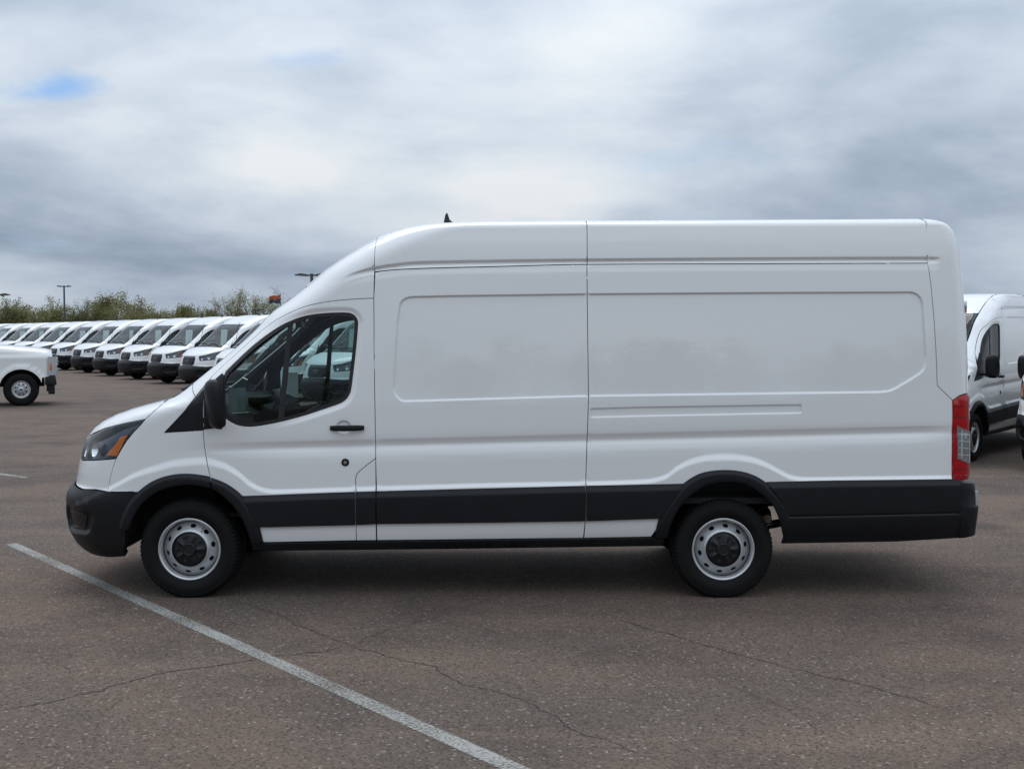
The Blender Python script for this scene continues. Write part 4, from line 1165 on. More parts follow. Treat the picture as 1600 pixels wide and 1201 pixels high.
# ---------------------------------------------------------------- ground
def asphalt_material():
    m, nt = new_mat('worn_asphalt'); N, L = nt.nodes.new, nt.links.new
    tc = N('ShaderNodeTexCoord'); co = tc.outputs['Object']
    def noise(scale, detail=4, rough=.55, dist=0.0):
        n = N('ShaderNodeTexNoise'); n.inputs['Scale'].default_value = scale; n.inputs['Detail'].default_value = detail
        n.inputs['Roughness'].default_value = rough; n.inputs['Distortion'].default_value = dist; L(co, n.inputs['Vector']); return n
    def mix(f, a, b, mode='MIX'):
        n = N('ShaderNodeMix'); n.data_type = 'RGBA'; n.blend_type = mode
        if hasattr(f, 'links'): L(f, n.inputs[0])
        else: n.inputs[0].default_value = f
        for i, v in ((6, a), (7, b)):
            if hasattr(v, 'links'): L(v, n.inputs[i])
            else: n.inputs[i].default_value = (*v, 1)
        return n.outputs[2]
    def rng(v, a, b, c=0.0, d=1.0):
        n = N('ShaderNodeMapRange'); n.interpolation_type = 'SMOOTHSTEP'; L(v, n.inputs[0])
        for i, q in enumerate((a, b, c, d)): n.inputs[i+1].default_value = q
        return n.outputs[0]
    big = noise(.22, 5, .62, .8); mid = noise(.9, 5, .6, .4); fine = noise(55, 4, .65)
    col = mix(rng(big.outputs['Fac'], .40, .62), ASPHALT[0], ASPHALT[1])
    col = mix(rng(mid.outputs['Fac'], .44, .68, 0, .75), col, ASPHALT[2])
    streak = N('ShaderNodeTexNoise'); mp = N('ShaderNodeMapping'); mp.inputs['Scale'].default_value = (.35, 2.2, 1); mp.inputs['Rotation'].default_value = (0, 0, .55)
    L(co, mp.inputs[0]); L(mp.outputs[0], streak.inputs['Vector']); streak.inputs['Scale'].default_value = .8; streak.inputs['Detail'].default_value = 4
    col = mix(rng(streak.outputs['Fac'], .48, .70, 0, .55), col, ASPHALT[3])
    vo = N('ShaderNodeTexVoronoi'); vo.inputs['Scale'].default_value = 84; L(co, vo.inputs['Vector'])
    sp = N('ShaderNodeSeparateColor'); L(vo.outputs['Color'], sp.inputs[0])
    col = mix(rng(sp.outputs[0], .45, 1.0, 0, .40), col, (.215, .176, .142))       # pale stones in the binder
    col = mix(rng(sp.outputs[1], .50, 1.0, 0, .68), col, (.036, .031, .029))     # dark binder between them
    col = mix(rng(sp.outputs[2], .975, .99, 0, .6), col, (.36, .33, .30))
    col = mix(rng(fine.outputs['Fac'], .50, .72, 0, .45), col, (.045, .039, .036))
    dr = N('ShaderNodeTexVoronoi'); dr.inputs['Scale'].default_value = .55; dr.inputs['Randomness'].default_value = 1.0
    wv = N('ShaderNodeVectorMath'); wv.operation = 'MULTIPLY_ADD'; L(mid.outputs['Color'], wv.inputs[0]); wv.inputs[1].default_value = (.5, .5, 0); L(co, wv.inputs[2]); L(wv.outputs[0], dr.inputs['Vector'])
    col = mix(rng(dr.outputs['Distance'], .17, .04, 0, .5), col, (.040, .034, .031))      # drips and old oil
    b = N('ShaderNodeBsdfPrincipled'); L(col, b.inputs['Base Color']); b.inputs['Roughness'].default_value = .88; b.inputs['Specular IOR Level'].default_value = .25
    bp = N('ShaderNodeBump'); bp.inputs['Strength'].default_value = .75; bp.inputs['Distance'].default_value = .006
    ad = N('ShaderNodeMath'); ad.operation = 'ADD'; L(vo.outputs['Distance'], ad.inputs[0]); L(fine.outputs['Fac'], ad.inputs[1])
    L(ad.outputs[0], bp.inputs['Height']); L(bp.outputs[0], b.inputs['Normal'])
    o = N('ShaderNodeOutputMaterial'); L(b.outputs[0], o.inputs[0])
    return m
ASPHALT = [(.162, .111, .085), (.112, .088, .072), (.080, .058, .048), (.190, .133, .103)]
M['asphalt'] = asphalt_material()
def line_material():
    m, nt = new_mat('worn_line_paint'); N, L = nt.nodes.new, nt.links.new
    tc = N('ShaderNodeTexCoord'); sep = N('ShaderNodeSeparateXYZ'); L(tc.outputs['Object'], sep.inputs[0])
    n1 = N('ShaderNodeTexNoise'); n1.inputs['Scale'].default_value = 60; n1.inputs['Detail'].default_value = 5; n1.inputs['Roughness'].default_value = .7; L(tc.outputs['Object'], n1.inputs[0])
    n2 = N('ShaderNodeTexNoise'); n2.inputs['Scale'].default_value = 1.6; n2.inputs['Detail'].default_value = 4; L(tc.outputs['Object'], n2.inputs[0])
    ab = N('ShaderNodeMath'); ab.operation = 'ABSOLUTE'; L(sep.outputs[1], ab.inputs[0])
    e = N('ShaderNodeMath'); e.operation = 'MULTIPLY_ADD'; L(n1.outputs['Fac'], e.inputs[0]); e.inputs[1].default_value = .035; L(ab.outputs[0], e.inputs[2])
    edge = N('ShaderNodeMapRange'); L(e.outputs[0], edge.inputs[0]); edge.inputs[1].default_value = .072; edge.inputs[2].default_value = .058; 
    s = N('ShaderNodeMath'); s.operation = 'MULTIPLY_ADD'; L(n2.outputs['Fac'], s.inputs[0]); s.inputs[1].default_value = .55; L(n1.outputs['Fac'], s.inputs[2])
    wear = N('ShaderNodeMapRange'); L(s.outputs[0], wear.inputs[0]); wear.inputs[1].default_value = .94; wear.inputs[2].default_value = .66; wear.inputs[3].default_value = .04; wear.inputs[4].default_value = .95
    mu = N('ShaderNodeMath'); mu.operation = 'MULTIPLY'; L(edge.outputs[0], mu.inputs[0]); L(wear.outputs[0], mu.inputs[1])
    b = N('ShaderNodeBsdfPrincipled'); b.inputs['Base Color'].default_value = (.37, .365, .34, 1); b.inputs['Roughness'].default_value = .8
    bp = N('ShaderNodeBump'); bp.inputs['Strength'].default_value = .5; bp.inputs['Distance'].default_value = .004; L(n1.outputs['Fac'], bp.inputs['Height']); L(bp.outputs[0], b.inputs['Normal'])
    t = N('ShaderNodeBsdfTransparent'); mx = N('ShaderNodeMixShader'); L(mu.outputs[0], mx.inputs[0]); L(t.outputs[0], mx.inputs[1]); L(b.outputs[0], mx.inputs[2])
    o = N('ShaderNodeOutputMaterial'); L(mx.outputs[0], o.inputs[0])
    return m
M['white_line'] = line_material()
M['crack'] = principled('crack_dark', (.032, .027, .025), .9, vary=(8, .5))  # dark colour of the flat crack strips
g = MB().add([(-2500, -2500, 0), (2500, -2500, 0), (2500, 2600, 0), (-2500, 2600, 0)], [(0, 1, 2, 3)]).build('ground', M['asphalt'])
tag(g, None, None, kind='structure')
def painted_line(p, q, w):
    a, b = Vector((*p, 0)), Vector((*q, 0)); d = b-a; n = max(2, int(d.length/.25))
    mb = MB(); k = []
    for i in range(n+1):
        x = d.length*i/n; mb.v += [(x, -w, 0), (x, w, 0)]
    mb.f = [(2*i, 2*i+2, 2*i+3, 2*i+1) for i in range(n)]
    o = mb.build('parking_line', M['white_line']); o.location = (a.x, a.y, .004); o.rotation_euler = (0, 0, math.atan2(d.y, d.x))
    tag(o, None, None, kind='structure'); return o
painted_line((-4.42, 10.09), (.42, 4.36), .062)
painted_line((-9.2, 17.0), (-6.23, 14.73), .062)
rnd = random.Random(4)
CRACKS = [
 [(-2.525,5.603),(-2.356,5.731),(-2.208,5.854),(-2.05,6.072),(-1.915,6.246),(-1.719,6.368),(-1.46,6.495),(-1.327,6.56),(-1.122,6.653),(-0.959,6.777)],
 [(-0.959,6.777),(-1.188,7.054),(-1.342,7.241),(-1.516,7.507),(-1.74,7.755),(-1.974,8.0)],
 [(-0.959,6.777),(-0.801,7.131),(-0.579,7.372),(-0.421,7.507)],
 [(-0.959,6.777),(-0.782,6.626),(-0.582,6.469),(-0.428,6.343),(-0.272,6.039),(-0.066,5.907),(0.096,5.701),(0.217,5.508),(0.27,5.328),(0.44,5.2),(0.564,5.0)],
 [(0.669,7.455),(0.813,7.241),(1.019,6.979),(1.211,6.735),(1.387,6.495),(1.56,6.307),(1.73,6.152),(1.889,5.994),(2.051,5.782),(2.171,5.603)],
 [(-0.243,7.21),(0.0,7.024),(0.194,6.891),(0.365,6.495)],
 [(-3.678,8.2),(-3.579,8.63),(-3.44,9.033)],
 [(1.054,6.246),(1.197,5.907),(1.369,5.651),(1.448,5.242)]]
WID = [.0038, .0025, .0022, .0027, .0034, .0013, .0015, .0012]
for pts, w in zip(CRACKS, WID):
    fine = []
    for a, b in zip(pts[:-1], pts[1:]):
        n = max(2, int(math.hypot(b[0]-a[0], b[1]-a[1])/.012))
        for i in range(n): fine.append((a[0]+(b[0]-a[0])*i/n, a[1]+(b[1]-a[1])*i/n))
    ox = oy = 0.0; mb = MB(); L_ = []
    for i, (x, y) in enumerate(fine):
        ox = ox*.86+rnd.gauss(0, .0055); oy = oy*.86+rnd.gauss(0, .0055)
        L_.append((x+ox, y+oy))
    for i, (x, y) in enumerate(L_):
        a = L_[max(0, i-1)]; b = L_[min(len(L_)-1, i+1)]; dx, dy = b[0]-a[0], b[1]-a[1]; l = math.hypot(dx, dy)+1e-9
        ww = w*(.35+rnd.random()*1.1)*min(1, (i+1)/12, (len(L_)-i)/12)
        mb.v += [(x-dy/l*ww, y+dx/l*ww, .0025), (x+dy/l*ww, y-dx/l*ww, .0025)]
    mb.f = [(2*i, 2*i+1, 2*i+3, 2*i+2) for i in range(len(L_)-1)]
    tag(mb.build('pavement_crack', M['crack']), None, None, kind='structure')

# ---------------------------------------------------------------- the big van
hero = build_van(True)
hero.location = (-2.266, 8.99, 0.0)
tag(hero, 'large white high roof cargo van with black lower cladding, parked side on in front', 'van')

# ---------------------------------------------------------------- parked vans behind
proto = build_van(False)
def place_van(o, front, heading, label, group):
    """front: ground point under the middle of the grille; heading: direction it faces, degrees from +x"""
    h = R(heading); c, s = math.cos(h), math.sin(h)
    o.location = (front[0]-c*1.07, front[1]-s*1.07, 0); o.rotation_euler = (0, 0, h-math.pi)
    tag(o, label, 'van', group)
G1 = 'white vans parked in a long slanted row'
ROW = [((-2.8, 24.0), 'white van in the slanted row, seen only through the big van\'s passenger window edge'),
       ((-4.77, 27.7), 'white van in the slanted row seen through the big van\'s cab windows'),
       ((-6.78, 31.3), 'white van in the slanted row mostly hidden behind the big van\'s windscreen pillar'),
       ((-8.83, 34.8), 'white van in the slanted row just left of the big van\'s sloping windscreen'),
       ((-10.85, 38.3), 'nearest fully visible white van of the slanted row, first left of the windscreen'),
       ((-13.1, 42.1), 'second fully visible white van of the slanted row from the big van'),
       ((-15.5, 45.9), 'third fully visible white van of the slanted row from the big van'),
       ((-17.9, 49.7), 'fourth white van of the slanted row from the big van'),
       ((-20.3, 53.5), 'fifth white van of the slanted row, just right of the pickup bumper'),
       ((-22.9, 57.3), 'sixth white van of the slanted row, bumper cut by the pickup headlight'),
       ((-25.5, 61.1), 'seventh white van of the slanted row, showing above the pickup hood'),
       ((-28.1, 64.9), 'eighth white van of the slanted row, above the pickup fender'),
       ((-30.8, 68.7), 'ninth white van of the slanted row, near the left edge'),
       ((-33.6, 72.5), 'tenth white van of the slanted row, at the left edge'),
       ((-36.6, 76.3), 'last white van of the slanted row, mostly cut by the left edge')]
used = False
for i, (p, lab) in enumerate(ROW):
    o = proto if not used else copy_tree(proto); used = True
    place_van(o, p, -133 + (i % 3-1)*.6, lab, G1)
G3 = 'white vans parked behind the big van\'s tail'
place_van(copy_tree(proto), (5.30, 16.45), -129, 'white van behind the big van\'s tail lamp, its door mirror showing', G3)
place_van(copy_tree(proto), (7.345, 14.72), -129, 'white van at the right edge showing only its black bumper corner', G3)

# ---------------------------------------------------------------- pickup truck at the left edge
def build_pickup():
    """x rearward from the front axle, left side -y"""
    root = empty('pickup_truck')
    f_top = pchip([-.86, -.80, -.70, -.50, -.2, .3, .9], [1.20, 1.30, 1.375, 1.42, 1.455, 1.50, 1.54])
    def tW(x, z):
        u = np.clip((-.45-x)/.40, 0, 1); pf = np.maximum(1-u**3, 1e-9)**(1/4.0)
        ze = f_top(x)-.16; t = np.clip((z-ze)/(f_top(x)+.05-ze), 0, 1)
        tf = np.maximum(1-t**3, 0)**(1/3.5)
        rel = np.hypot(x, (z-.42))
        fl = .020*sstep(.66, .56, rel)
        side = .975-.035*sstep(1.12, 1.38, z)+.012*np.exp(-((z-1.22)/.05)**2)
        return (side+fl)*pf*tf
    def m_side(a, b): return np.stack([a, -tW(a, b), b], -1)
    def m_top(a, b):
        zz = solve(lambda z: tW(a, z)-np.abs(b), np.full(a.shape, .9), np.full(a.shape, 1.62)); return np.stack([a, b, zz], -1)
    arcp = [(.515*math.cos(t), .42+.515*math.sin(t)) for t in np.linspace(0.33, math.pi-.33, 24)]
    def cont(x): return float(solve(lambda z: tW(np.array([x]), z)-.72, np.array([1.0]), np.array([1.62]))[0])
    xs = np.linspace(-.74, .92, 24)
    fend = [(.92, .60)] + arcp + [(-.50, .72), (-.76, .76)] + [(-.78, .9), (-.78, 1.16)] + [(float(x), cont(x)) for x in xs]
    pt = M['paint']
    global LOD
    LOD = 1.6
    part = mesh_patch(m_side, fend, step=.05, bstep=.04, gap=.002, flange=0)
    to_object('front_fender', part, pt, root); to_object('front_fender', mirror(part), pt, root)
    to_object('hood', mesh_patch(m_top, [(-.74, -.715), (.92, -.715), (.92, .715), (-.74, .715)], step=.08, gap=.002, flange=.02), pt, root)
    LOD = 1.0
    # nose: grille between tall lamps
    MB().box(-.86, -.70, -.66, .66, .80, 1.30, .03).build('grille', M['gloss_black'], root, bevel=.02)
    for k in range(3): MB().box(-.885, -.84, -.62, .62, .88+.14*k, .93+.14*k).build('grille_bar', M['chrome'], root, bevel=.01)
    MB().prism([(.16*math.cos(t), 1.07+.065*math.sin(t)) for t in np.linspace(0, 6.283, 24, endpoint=False)], -.90, -.87, 'yz').build('badge', M['blue'], root)
    for s in (-1, 1):
        pts = [(-.86, .66), (-.865, .80), (-.82, .90), (-.74, .955), (-.64, .978)]
        rows = [[(x, y*s, z) for x, y in pts] for z in (.775, .95, 1.12, 1.25)]
        hl = MB().grid(rows).build('headlight', M['lens'] if False else M['lamp_white'], root, smooth=True)
        MB().box(-.735, -.680, .957*s-.012, .957*s+.012, .90, 1.10).build('amber_reflector', M['amber'], hl, bevel=.01)
    # bumper with air dam and tow hooks
    MB().box(-.85, -.56, -.965, .965, .52, .765, .03).build('front_bumper', M['plastic'], root, bevel=.03)
    MB().box(-.80, -.60, -.90, .90, .36, .52, .0).build('air_dam', M['plastic'], root, bevel=.02)
    for s in (-1, 1): MB().box(-.80, -.64, .93*s-.05, .93*s+.05, .29, .40).build('tow_hook', M['plastic'], root, bevel=.02)
    # cab and bed
    def slab(name, poly, hw, mat, parent=root, bev=.05):
        return MB().prism(poly, -hw, hw).build(name, mat, parent, bevel=bev)
    cab = slab('cab', [(.90, .55), (.90, 1.52), (1.05, 1.58), (1.62, 1.98), (3.55, 2.0), (3.72, 1.50), (3.72, .55)], .97, pt)
    for s in (-1, 1):
        for poly in ([(1.22, 1.50), (1.70, 1.90), (2.42, 1.92), (2.42, 1.46)], [(2.56, 1.46), (2.56, 1.92), (3.40, 1.92), (3.50, 1.50)]):
            MB().prism(poly, .972*s-.006, .972*s+.006).build('side_window', M['gloss_black'], cab)
        for x in (1.05, 2.50):
            MB().prism([(x, .60), (x+1.36, .60), (x+1.36, 1.44), (x, 1.44)], .975*s-.006, .975*s+.006).build('door', pt, cab, bevel=.004)
            MB().box(x+1.14, x+1.30, .985*s-.015, .985*s+.015, 1.24, 1.29).build('door_handle', M['plastic'], cab, bevel=.008)
        MB().box(1.22, 1.36, 1.16*s-.10, 1.16*s+.10, 1.45, 1.80).tube([(1.30, .95*s, 1.5), (1.30, 1.08*s, 1.52)], .04, 8).build('door_mirror', M['plastic'], root, bevel=.03)
        MB().box(.86, .90, .968*s-.012, .968*s+.012, 1.06, 1.36).build('fender_badge', M['gloss_black'], root, bevel=.004)
    MB().add([(1.10, -.80, 1.62), (1.60, -.74, 1.965), (1.60, .74, 1.965), (1.10, .80, 1.62)], [(0, 1, 2, 3)]).build('windscreen', M['gloss_black'], cab)
    bed = slab('cargo_bed', [(3.78, .62), (3.78, 1.46), (5.80, 1.46), (5.80, .62)], .98, pt)
    MB().box(-.55, 5.6, -.55, .55, .48, .66).build('chassis', M['dark'], root)
    for s in (-1, 1):
        ar = [[(.510*math.cos(t), y*s, .42+.510*math.sin(t)) for y in (.55, .998)] for t in np.linspace(.2, math.pi-.2, 20)]
        ww = MB().grid(ar); ww.add([(p[0][0], .55*s, p[0][2]) for p in ar], [tuple(range(len(ar)))]); ww.build('wheel_well', M['dark'], root, smooth=True)
    for x in (0.0, 4.06):
        for s in (-1, 1):
            w = MB().lathe([(.215, -.002), (.226, -.016), (.25, -.030), (.30, -.036), (.36, -.032), (.395, -.014), (.414, .012), (.425, .04), (.425, .22), (.40, .26), (.22, .26)], 64)
            w.v = [(a, b, max(c, -.418)) for a, b, c in w.v]
            rim_ = MB().lathe([(.226, -.004), (.222, -.018), (.214, -.018), (.205, -.002), (.196, .030), (.180, .034), (.165, .026), (.112, .022), (.102, .002), (.085, -.018), (.070, -.052), (.052, -.058), (.0005, -.058)], 48)
            rim_o = rim_.build('wheel', M['silver'], root, smooth=True)
            w.build('tyre', M['tyre'], rim_o, smooth=True)
            for k in range(8):
                a = 2*math.pi*(k+.5)/8; cx, cz = .138*math.cos(a), .138*math.sin(a)
                e1, e2 = (math.cos(a), math.sin(a)), (-math.sin(a), math.cos(a))
                hole = [(cx+e1[0]*.017*math.cos(t)+e2[0]*.034*math.sin(t), cz+e1[1]*.017*math.cos(t)+e2[1]*.034*math.sin(t)) for t in np.linspace(0, 6.283, 14, endpoint=False)]
                MB().prism(hole, .0185, .030).build('wheel_hole', M['dark'], rim_o)
            MB().prism([(.034*math.cos(t), .024*math.sin(t)) for t in np.linspace(0, 6.283, 20, endpoint=False)], -.061, -.056).build('hub_badge', M['blue'], rim_o)
            rim_o.location = (x, .94*s, .42); 
            if s > 0: rim_o.rotation_euler = (0, 0, math.pi)
    return root
truck = build_pickup()
hd = R(22.0)
# the visible right front wheel stands at (-12.5, 29.3)
c, s = math.cos(hd-math.pi), math.sin(hd-math.pi)
truck.rotation_euler = (0, 0, hd-math.pi)
truck.location = (-12.50-(-s*.95), 29.30-(c*.95), 0)
tag(truck, 'white pickup truck cut off by the left edge, front wheel and black bumper showing', 'pickup truck')

# ---------------------------------------------------------------- trees
def leaf_material(name, a, b):
    m, nt = new_mat(name); N, L = nt.nodes.new, nt.links.new
    tc = N('ShaderNodeTexCoord'); n = N('ShaderNodeTexNoise'); n.inputs['Scale'].default_value = .9; n.inputs['Detail'].default_value = 3; L(tc.outputs['Object'], n.inputs[0])
    oi = N('ShaderNodeObjectInfo')
    ad = N('ShaderNodeMath'); ad.operation = 'MULTIPLY_ADD'; L(oi.outputs['Random'], ad.inputs[0]); ad.inputs[1].default_value = .5; L(n.outputs['Fac'], ad.inputs[2])
    mr = N('ShaderNodeMapRange'); L(ad.outputs[0], mr.inputs[0]); mr.inputs[1].default_value = .35; mr.inputs[2].default_value = 1.1
    mx = N('ShaderNodeMix'); mx.data_type = 'RGBA'; L(mr.outputs[0], mx.inputs[0]); mx.inputs[6].default_value = (*a, 1); mx.inputs[7].default_value = (*b, 1)
    d = N('ShaderNodeBsdfDiffuse'); L(mx.outputs[2], d.inputs[0]); t = N('ShaderNodeBsdfTranslucent'); L(mx.outputs[2], t.inputs[0])
    ms = N('ShaderNodeMixShader'); ms.inputs[0].default_value = .5; L(d.outputs[0], ms.inputs[1]); L(t.outputs[0], ms.inputs[2])
    o = N('ShaderNodeOutputMaterial'); L(ms.outputs[0], o.inputs[0]); return m
M['leaf'] = leaf_material('desert_leaf', (.225, .232, .098), (.345, .325, .170))
M['leaf_dark'] = leaf_material('scrub_leaf', (.165, .172, .072), (.26, .245, .125))
M['bark'] = principled('green_grey_bark', (.085, .080, .055), .9, vary=(3, .3))
def make_tree(seed, height, spread, nleaf, size, dense):
    r = random.Random(seed); limbs = MB(); tips = []
    def grow(p, d, ln, rad, lev):
        n = 4; pts = [p]; dd = d.copy()
        for i in range(n):
            dd = (dd+Vector((r.gauss(0, .16), r.gauss(0, .16), r.gauss(.05, .10)))).normalized()
            pts.append(pts[-1]+dd*ln/n)
        limbs.tube(pts, [rad*(1-.5*i/n) for i in range(n+1)], 5 if lev else 7, cap=False)
        if lev >= 2: tips.extend(pts[1:])
        if lev >= 4: return
        for k in range(3 if lev < 3 else 2):
            q = pts[r.choice([2, 3, 4, 4])]
            a = r.uniform(0, 6.283); t = r.uniform(.35, .85)
            nd = (dd*math.cos(t)+Vector((math.cos(a), math.sin(a), r.uniform(-.1, .5)))*math.sin(t)).normalized()
            grow(q, nd, ln*r.uniform(.58, .80), rad*.52, lev+1)
    for k in range(r.choice([2, 3, 3])):
        a = r.uniform(0, 6.283)
        grow(Vector((r.gauss(0, .15), r.gauss(0, .15), 0)), Vector((math.cos(a)*.45*spread, math.sin(a)*.45*spread, 1)).normalized(), height*.36, .11*height/6, 0)
    zmax = max(p.z for p in tips); sc = height/zmax
    limbs.v = [(x*sc, y*sc, z*sc) for x, y, z in limbs.v]; tips = [p*sc for p in tips]
    crown = MB()
    for i in range(nleaf):
        p = r.choice(tips); q = p+Vector((r.gauss(0, .30), r.gauss(0, .30), r.gauss(-.05, .26)))*(.75 if p.z > height*.75 else 1.15)
        if dense and r.random() < .35: q.z *= r.uniform(.35, .9)
        s_ = size*r.uniform(.5, 1.3)
        u = Vector((r.gauss(0, 1), r.gauss(0, 1), r.gauss(0, 1))).normalized(); w = u.cross(Vector((r.gauss(0, 1), r.gauss(0, 1), r.gauss(0, 1)))).normalized()
        k = len(crown.v)
        crown.v += [tuple(q-u*s_), tuple(q+w*s_*.45), tuple(q+u*s_), tuple(q-w*s_*.45)]; crown.f.append((k, k+1, k+2, k+3))
    return limbs, crown
variants = []
for sd, h, sp, nl, sz, dn in ((3, 6.2, 1.0, 3000, .11, True), (8, 7.2, .9, 2000, .09, False), (15, 5.6, 1.2, 3600, .11, True), (21, 8.0, 1.0, 1500, .09, False), (33, 4.8, 1.2, 4200, .12, True)):
    lm, cr = make_tree(sd, h, sp, nl, sz, dn)
    root = empty('desert_tree'); t = lm.build('trunk', M['bark'], root, smooth=True)
    me = bpy.data.meshes.new('crown'); me.from_pydata(cr.v, [], cr.f); me.materials.append(M['leaf_dark'] if sd in (33, 15) else M['leaf'])
    c_ = bpy.data.objects.new('crown', me); COL.objects.link(c_); c_.parent = root
    variants.append(root)
ORD = ['first', 'second', 'third', 'fourth', 'fifth', 'sixth', 'seventh', 'eighth', 'ninth', 'tenth', 'eleventh', 'twelfth', 'thirteenth', 'fourteenth', 'fifteenth', 'sixteenth', 'seventeenth', 'eighteenth', 'nineteenth', 'twentieth',
       'twenty first', 'twenty second', 'twenty third', 'twenty fourth', 'twenty fifth', 'twenty sixth', 'twenty seventh', 'twenty eighth', 'twenty ninth', 'thirtieth']
seen = [False]*len(variants)
def plant(px, Y, vi, sc, rz, label, group):
    o = variants[vi] if not seen[vi] else copy_tree(variants[vi]); seen[vi] = True
    o.location = ((px-800)/1800*Y, Y, 0); o.scale = (sc, sc, sc); o.rotation_euler = (0, 0, rz)
    tag(o, label, 'tree', group)
rt = random.Random(12)
# where each tree stands along the far edge of the lot: bearing, distance, kind, size
TREES = [(-30, 150, 0, 1.0), (-8, 146, 2, 1.1), (14, 152, 1, .98), (32, 148, 4, 1.25), (46, 155, 2, 1.1), (62, 150, 0, 1.08), (80, 147, 4, 1.3), (98, 152, 2, 1.12), (120, 146, 3, .98), (134, 151, 0, 1.12),
         (152, 148, 2, 1.15), (168, 153, 4, 1.35), (186, 147, 1, .98), (203, 150, 2, 1.2), (222, 152, 0, 1.03), (238, 148, 4, 1.2), (252, 150, 1, .88), (270, 154, 2, 1.0), (288, 148, 4, 1.12), (305, 151, 0, .92),
         (322, 147, 4, 1.15), (338, 152, 1, .88), (358, 148, 2, 1.08), (374, 151, 3, .90), (392, 147, 1, .98), (412, 152, 3, .92), (432, 150, 1, .86), (455, 149, 0, .95), (478, 153, 2, 1.0), (500, 149, 1, .9)]
for i, (px, Y, vi, sc) in enumerate(TREES):
    plant(px, Y, vi, sc*rt.uniform(.80, 1.16), rt.uniform(0, 6.28), 'olive green desert tree beyond the row of vans, %s from the left' % ORD[i], 'desert trees along the far edge of the lot')
plant(1535, 95, 2, .80, 1.0, 'treetop just showing over the right hand van roof, nearer the big van', 'treetops over the right hand vans')
plant(1588, 92, 1, .70, 2.0, 'treetop just showing over the right hand van roof, at the right edge', 'treetops over the right hand vans')

# unseen tree belt behind the camera, added so the van side mirrors a horizon
belt = MB(); rb = random.Random(77)
srcs = [[c for c in bpy.data.objects if c.parent == variants[k] and c.name.startswith('crown')][0].data for k in (0, 2, 4)]
bv = []; bf = []
for i in range(60):
    me = srcs[i % 3]; sc = rb.uniform(.95, 1.6); x0, y0 = -100+3.4*i+rb.uniform(-1.5, 1.5), -50+rb.uniform(-7, 7); k = len(bv); a = rb.uniform(0, 6.28); c, s = math.cos(a), math.sin(a)
    bv += [(x0+sc*(q.co.x*c-q.co.y*s), y0+sc*(q.co.x*s+q.co.y*c), sc*q.co.z) for q in me.vertices]
    bf += [tuple(j+k for j in p.vertices) for p in me.polygons]
me = bpy.data.meshes.new('added_tree_belt'); me.from_pydata(bv, [], bf); me.materials.append(M['leaf_dark'])
o = bpy.data.objects.new('added_tree_belt', me); COL.objects.link(o)
tag(o, 'unseen belt of scrub trees added behind the camera for the van side to reflect', 'trees', kind='stuff')

# ---------------------------------------------------------------- lamp posts and flag
def lamp_post(px, Y, top, arms, head, label, rz=0.0, pole=.09):
    """arms: list of directions (+1/-1) along local x; head length"""
    root = empty('lamp_post', ((px-800)/1800*Y, Y, 0), rz)
    MB().tube([(0, 0, 0), (0, 0, top)], [pole*1.1, pole*.85], 10).build('pole', M['galv'], root, smooth=True)
    MB().box(-.28, .28, -.28, .28, 0, .5, .03).build('footing', M['paper'], root, bevel=.03)
    for a in arms:
        b = MB().box(min(0, a*.35), max(0, a*.35), -.04, .04, top-.16, top-.06); b.build('arm', M['galv'], root)
        x0, x1 = a*.30, a*(.30+head)
        prof = [(x0, top-.17), (x0, top-.04), (x0+(x1-x0)*.5, top+.02), (x1, top-.06), (x1, top-.12), (x0+(x1-x0)*.5, top-.15)]
        MB().prism(prof, -.18, .18).build('lamp_head', M['galv'], root, bevel=.015)
    tag(root, label, 'lamp post', 'lamp posts of the parking lot')
lamp_post(102, 138, 7.5, (-1, 1), .55, 'tall thin T shaped lamp post standing among the vans at left', pole=.11)
lamp_post(488, 76, 5.75, (-1, 1), .80, 'double headed lamp post rising behind the big van\'s windscreen', pole=.115)
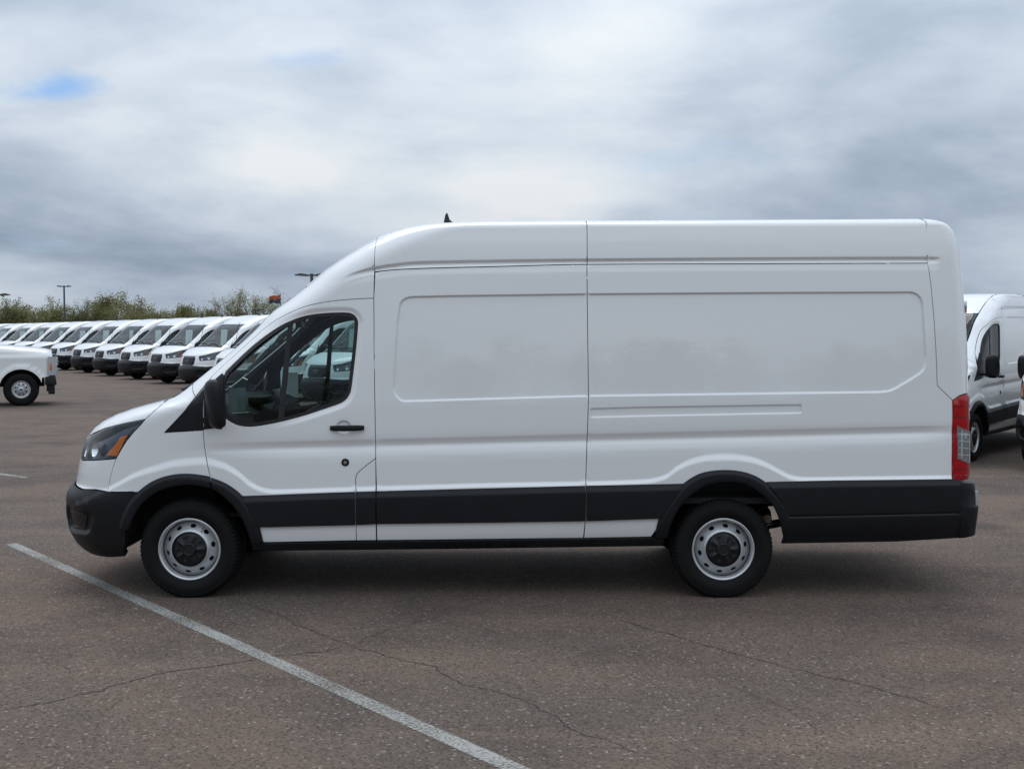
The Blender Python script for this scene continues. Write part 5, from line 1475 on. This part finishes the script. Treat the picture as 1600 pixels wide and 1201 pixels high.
lamp_post(-3, 84, 4.72, (-1, 1), .62, 'lamp post at the left edge with only one head in view')
lamp_post(375, 128, 4.10, (-1, 1), .62, 'low far lamp post with flat double head, between vans and big van')
lamp_post(396, 118, 4.28, (1,), .85, 'low far lamp post with a single arm, near the flag')
def build_flag():
    Y = 140.0; x0 = (439-800)/1800*Y
    root = empty('flagpole', (x0, Y, 0))
    MB().tube([(0, 0, 0), (0, 0, 6.55)], [.06, .035], 8).tube([(0, 0, 6.55), (0, 0, 6.62)], [.07, .02], 8).build('pole', M['galv'], root, smooth=True)
    tag(root, 'thin flagpole beyond the vans carrying the state flag', 'flagpole')
    cols = [principled('flag_red', (.36, .045, .035), .8), principled('flag_gold', (.48, .17, .04), .8), principled('flag_blue', (.035, .05, .11), .8), principled('flag_copper', (.33, .12, .04), .8)]
    nx, nz, Wd, Ht = 26, 20, 1.45, .98
    v = []; f = []; mi = []
    for i in range(nx+1):
        for j in range(nz+1):
            u, w = i/nx, j/nz
            v.append((-u*Wd*.9, .16*math.sin(u*9+w*2)*u, (w-1)*Ht*(1-.12*u)-.26*u*u-.07*math.sin(u*6.5)))
    for i in range(nx):
        for j in range(nz):
            k = i*(nz+1)+j; f.append((k, k+1, k+nz+2, k+nz+1))
            u, w = (i+.5)/nx*1.5-.75, (j+.5)/nz-.5
            ang = math.degrees(math.atan2(w, u)); rad = math.hypot(u, w)
            st = rad < .17*(1+.45*math.cos(5*math.radians(ang-90)))
            mi.append(3 if st else (2 if w < 0 else (0 if int(ang//(180/13)) % 2 == 0 else 1)))
    me = bpy.data.meshes.new('state_flag'); me.from_pydata(v, [], f)
    for c_ in cols: me.materials.append(c_)
    me.polygons.foreach_set('material_index', mi); me.polygons.foreach_set('use_smooth', [True]*len(f))
    o = bpy.data.objects.new('state_flag', me); COL.objects.link(o); o.location = (x0-.04, Y, 6.45)
    tag(o, 'red, gold and blue state flag with copper star blowing left from its pole', 'flag')
build_flag()
# whip aerial standing up from one of the near row vans
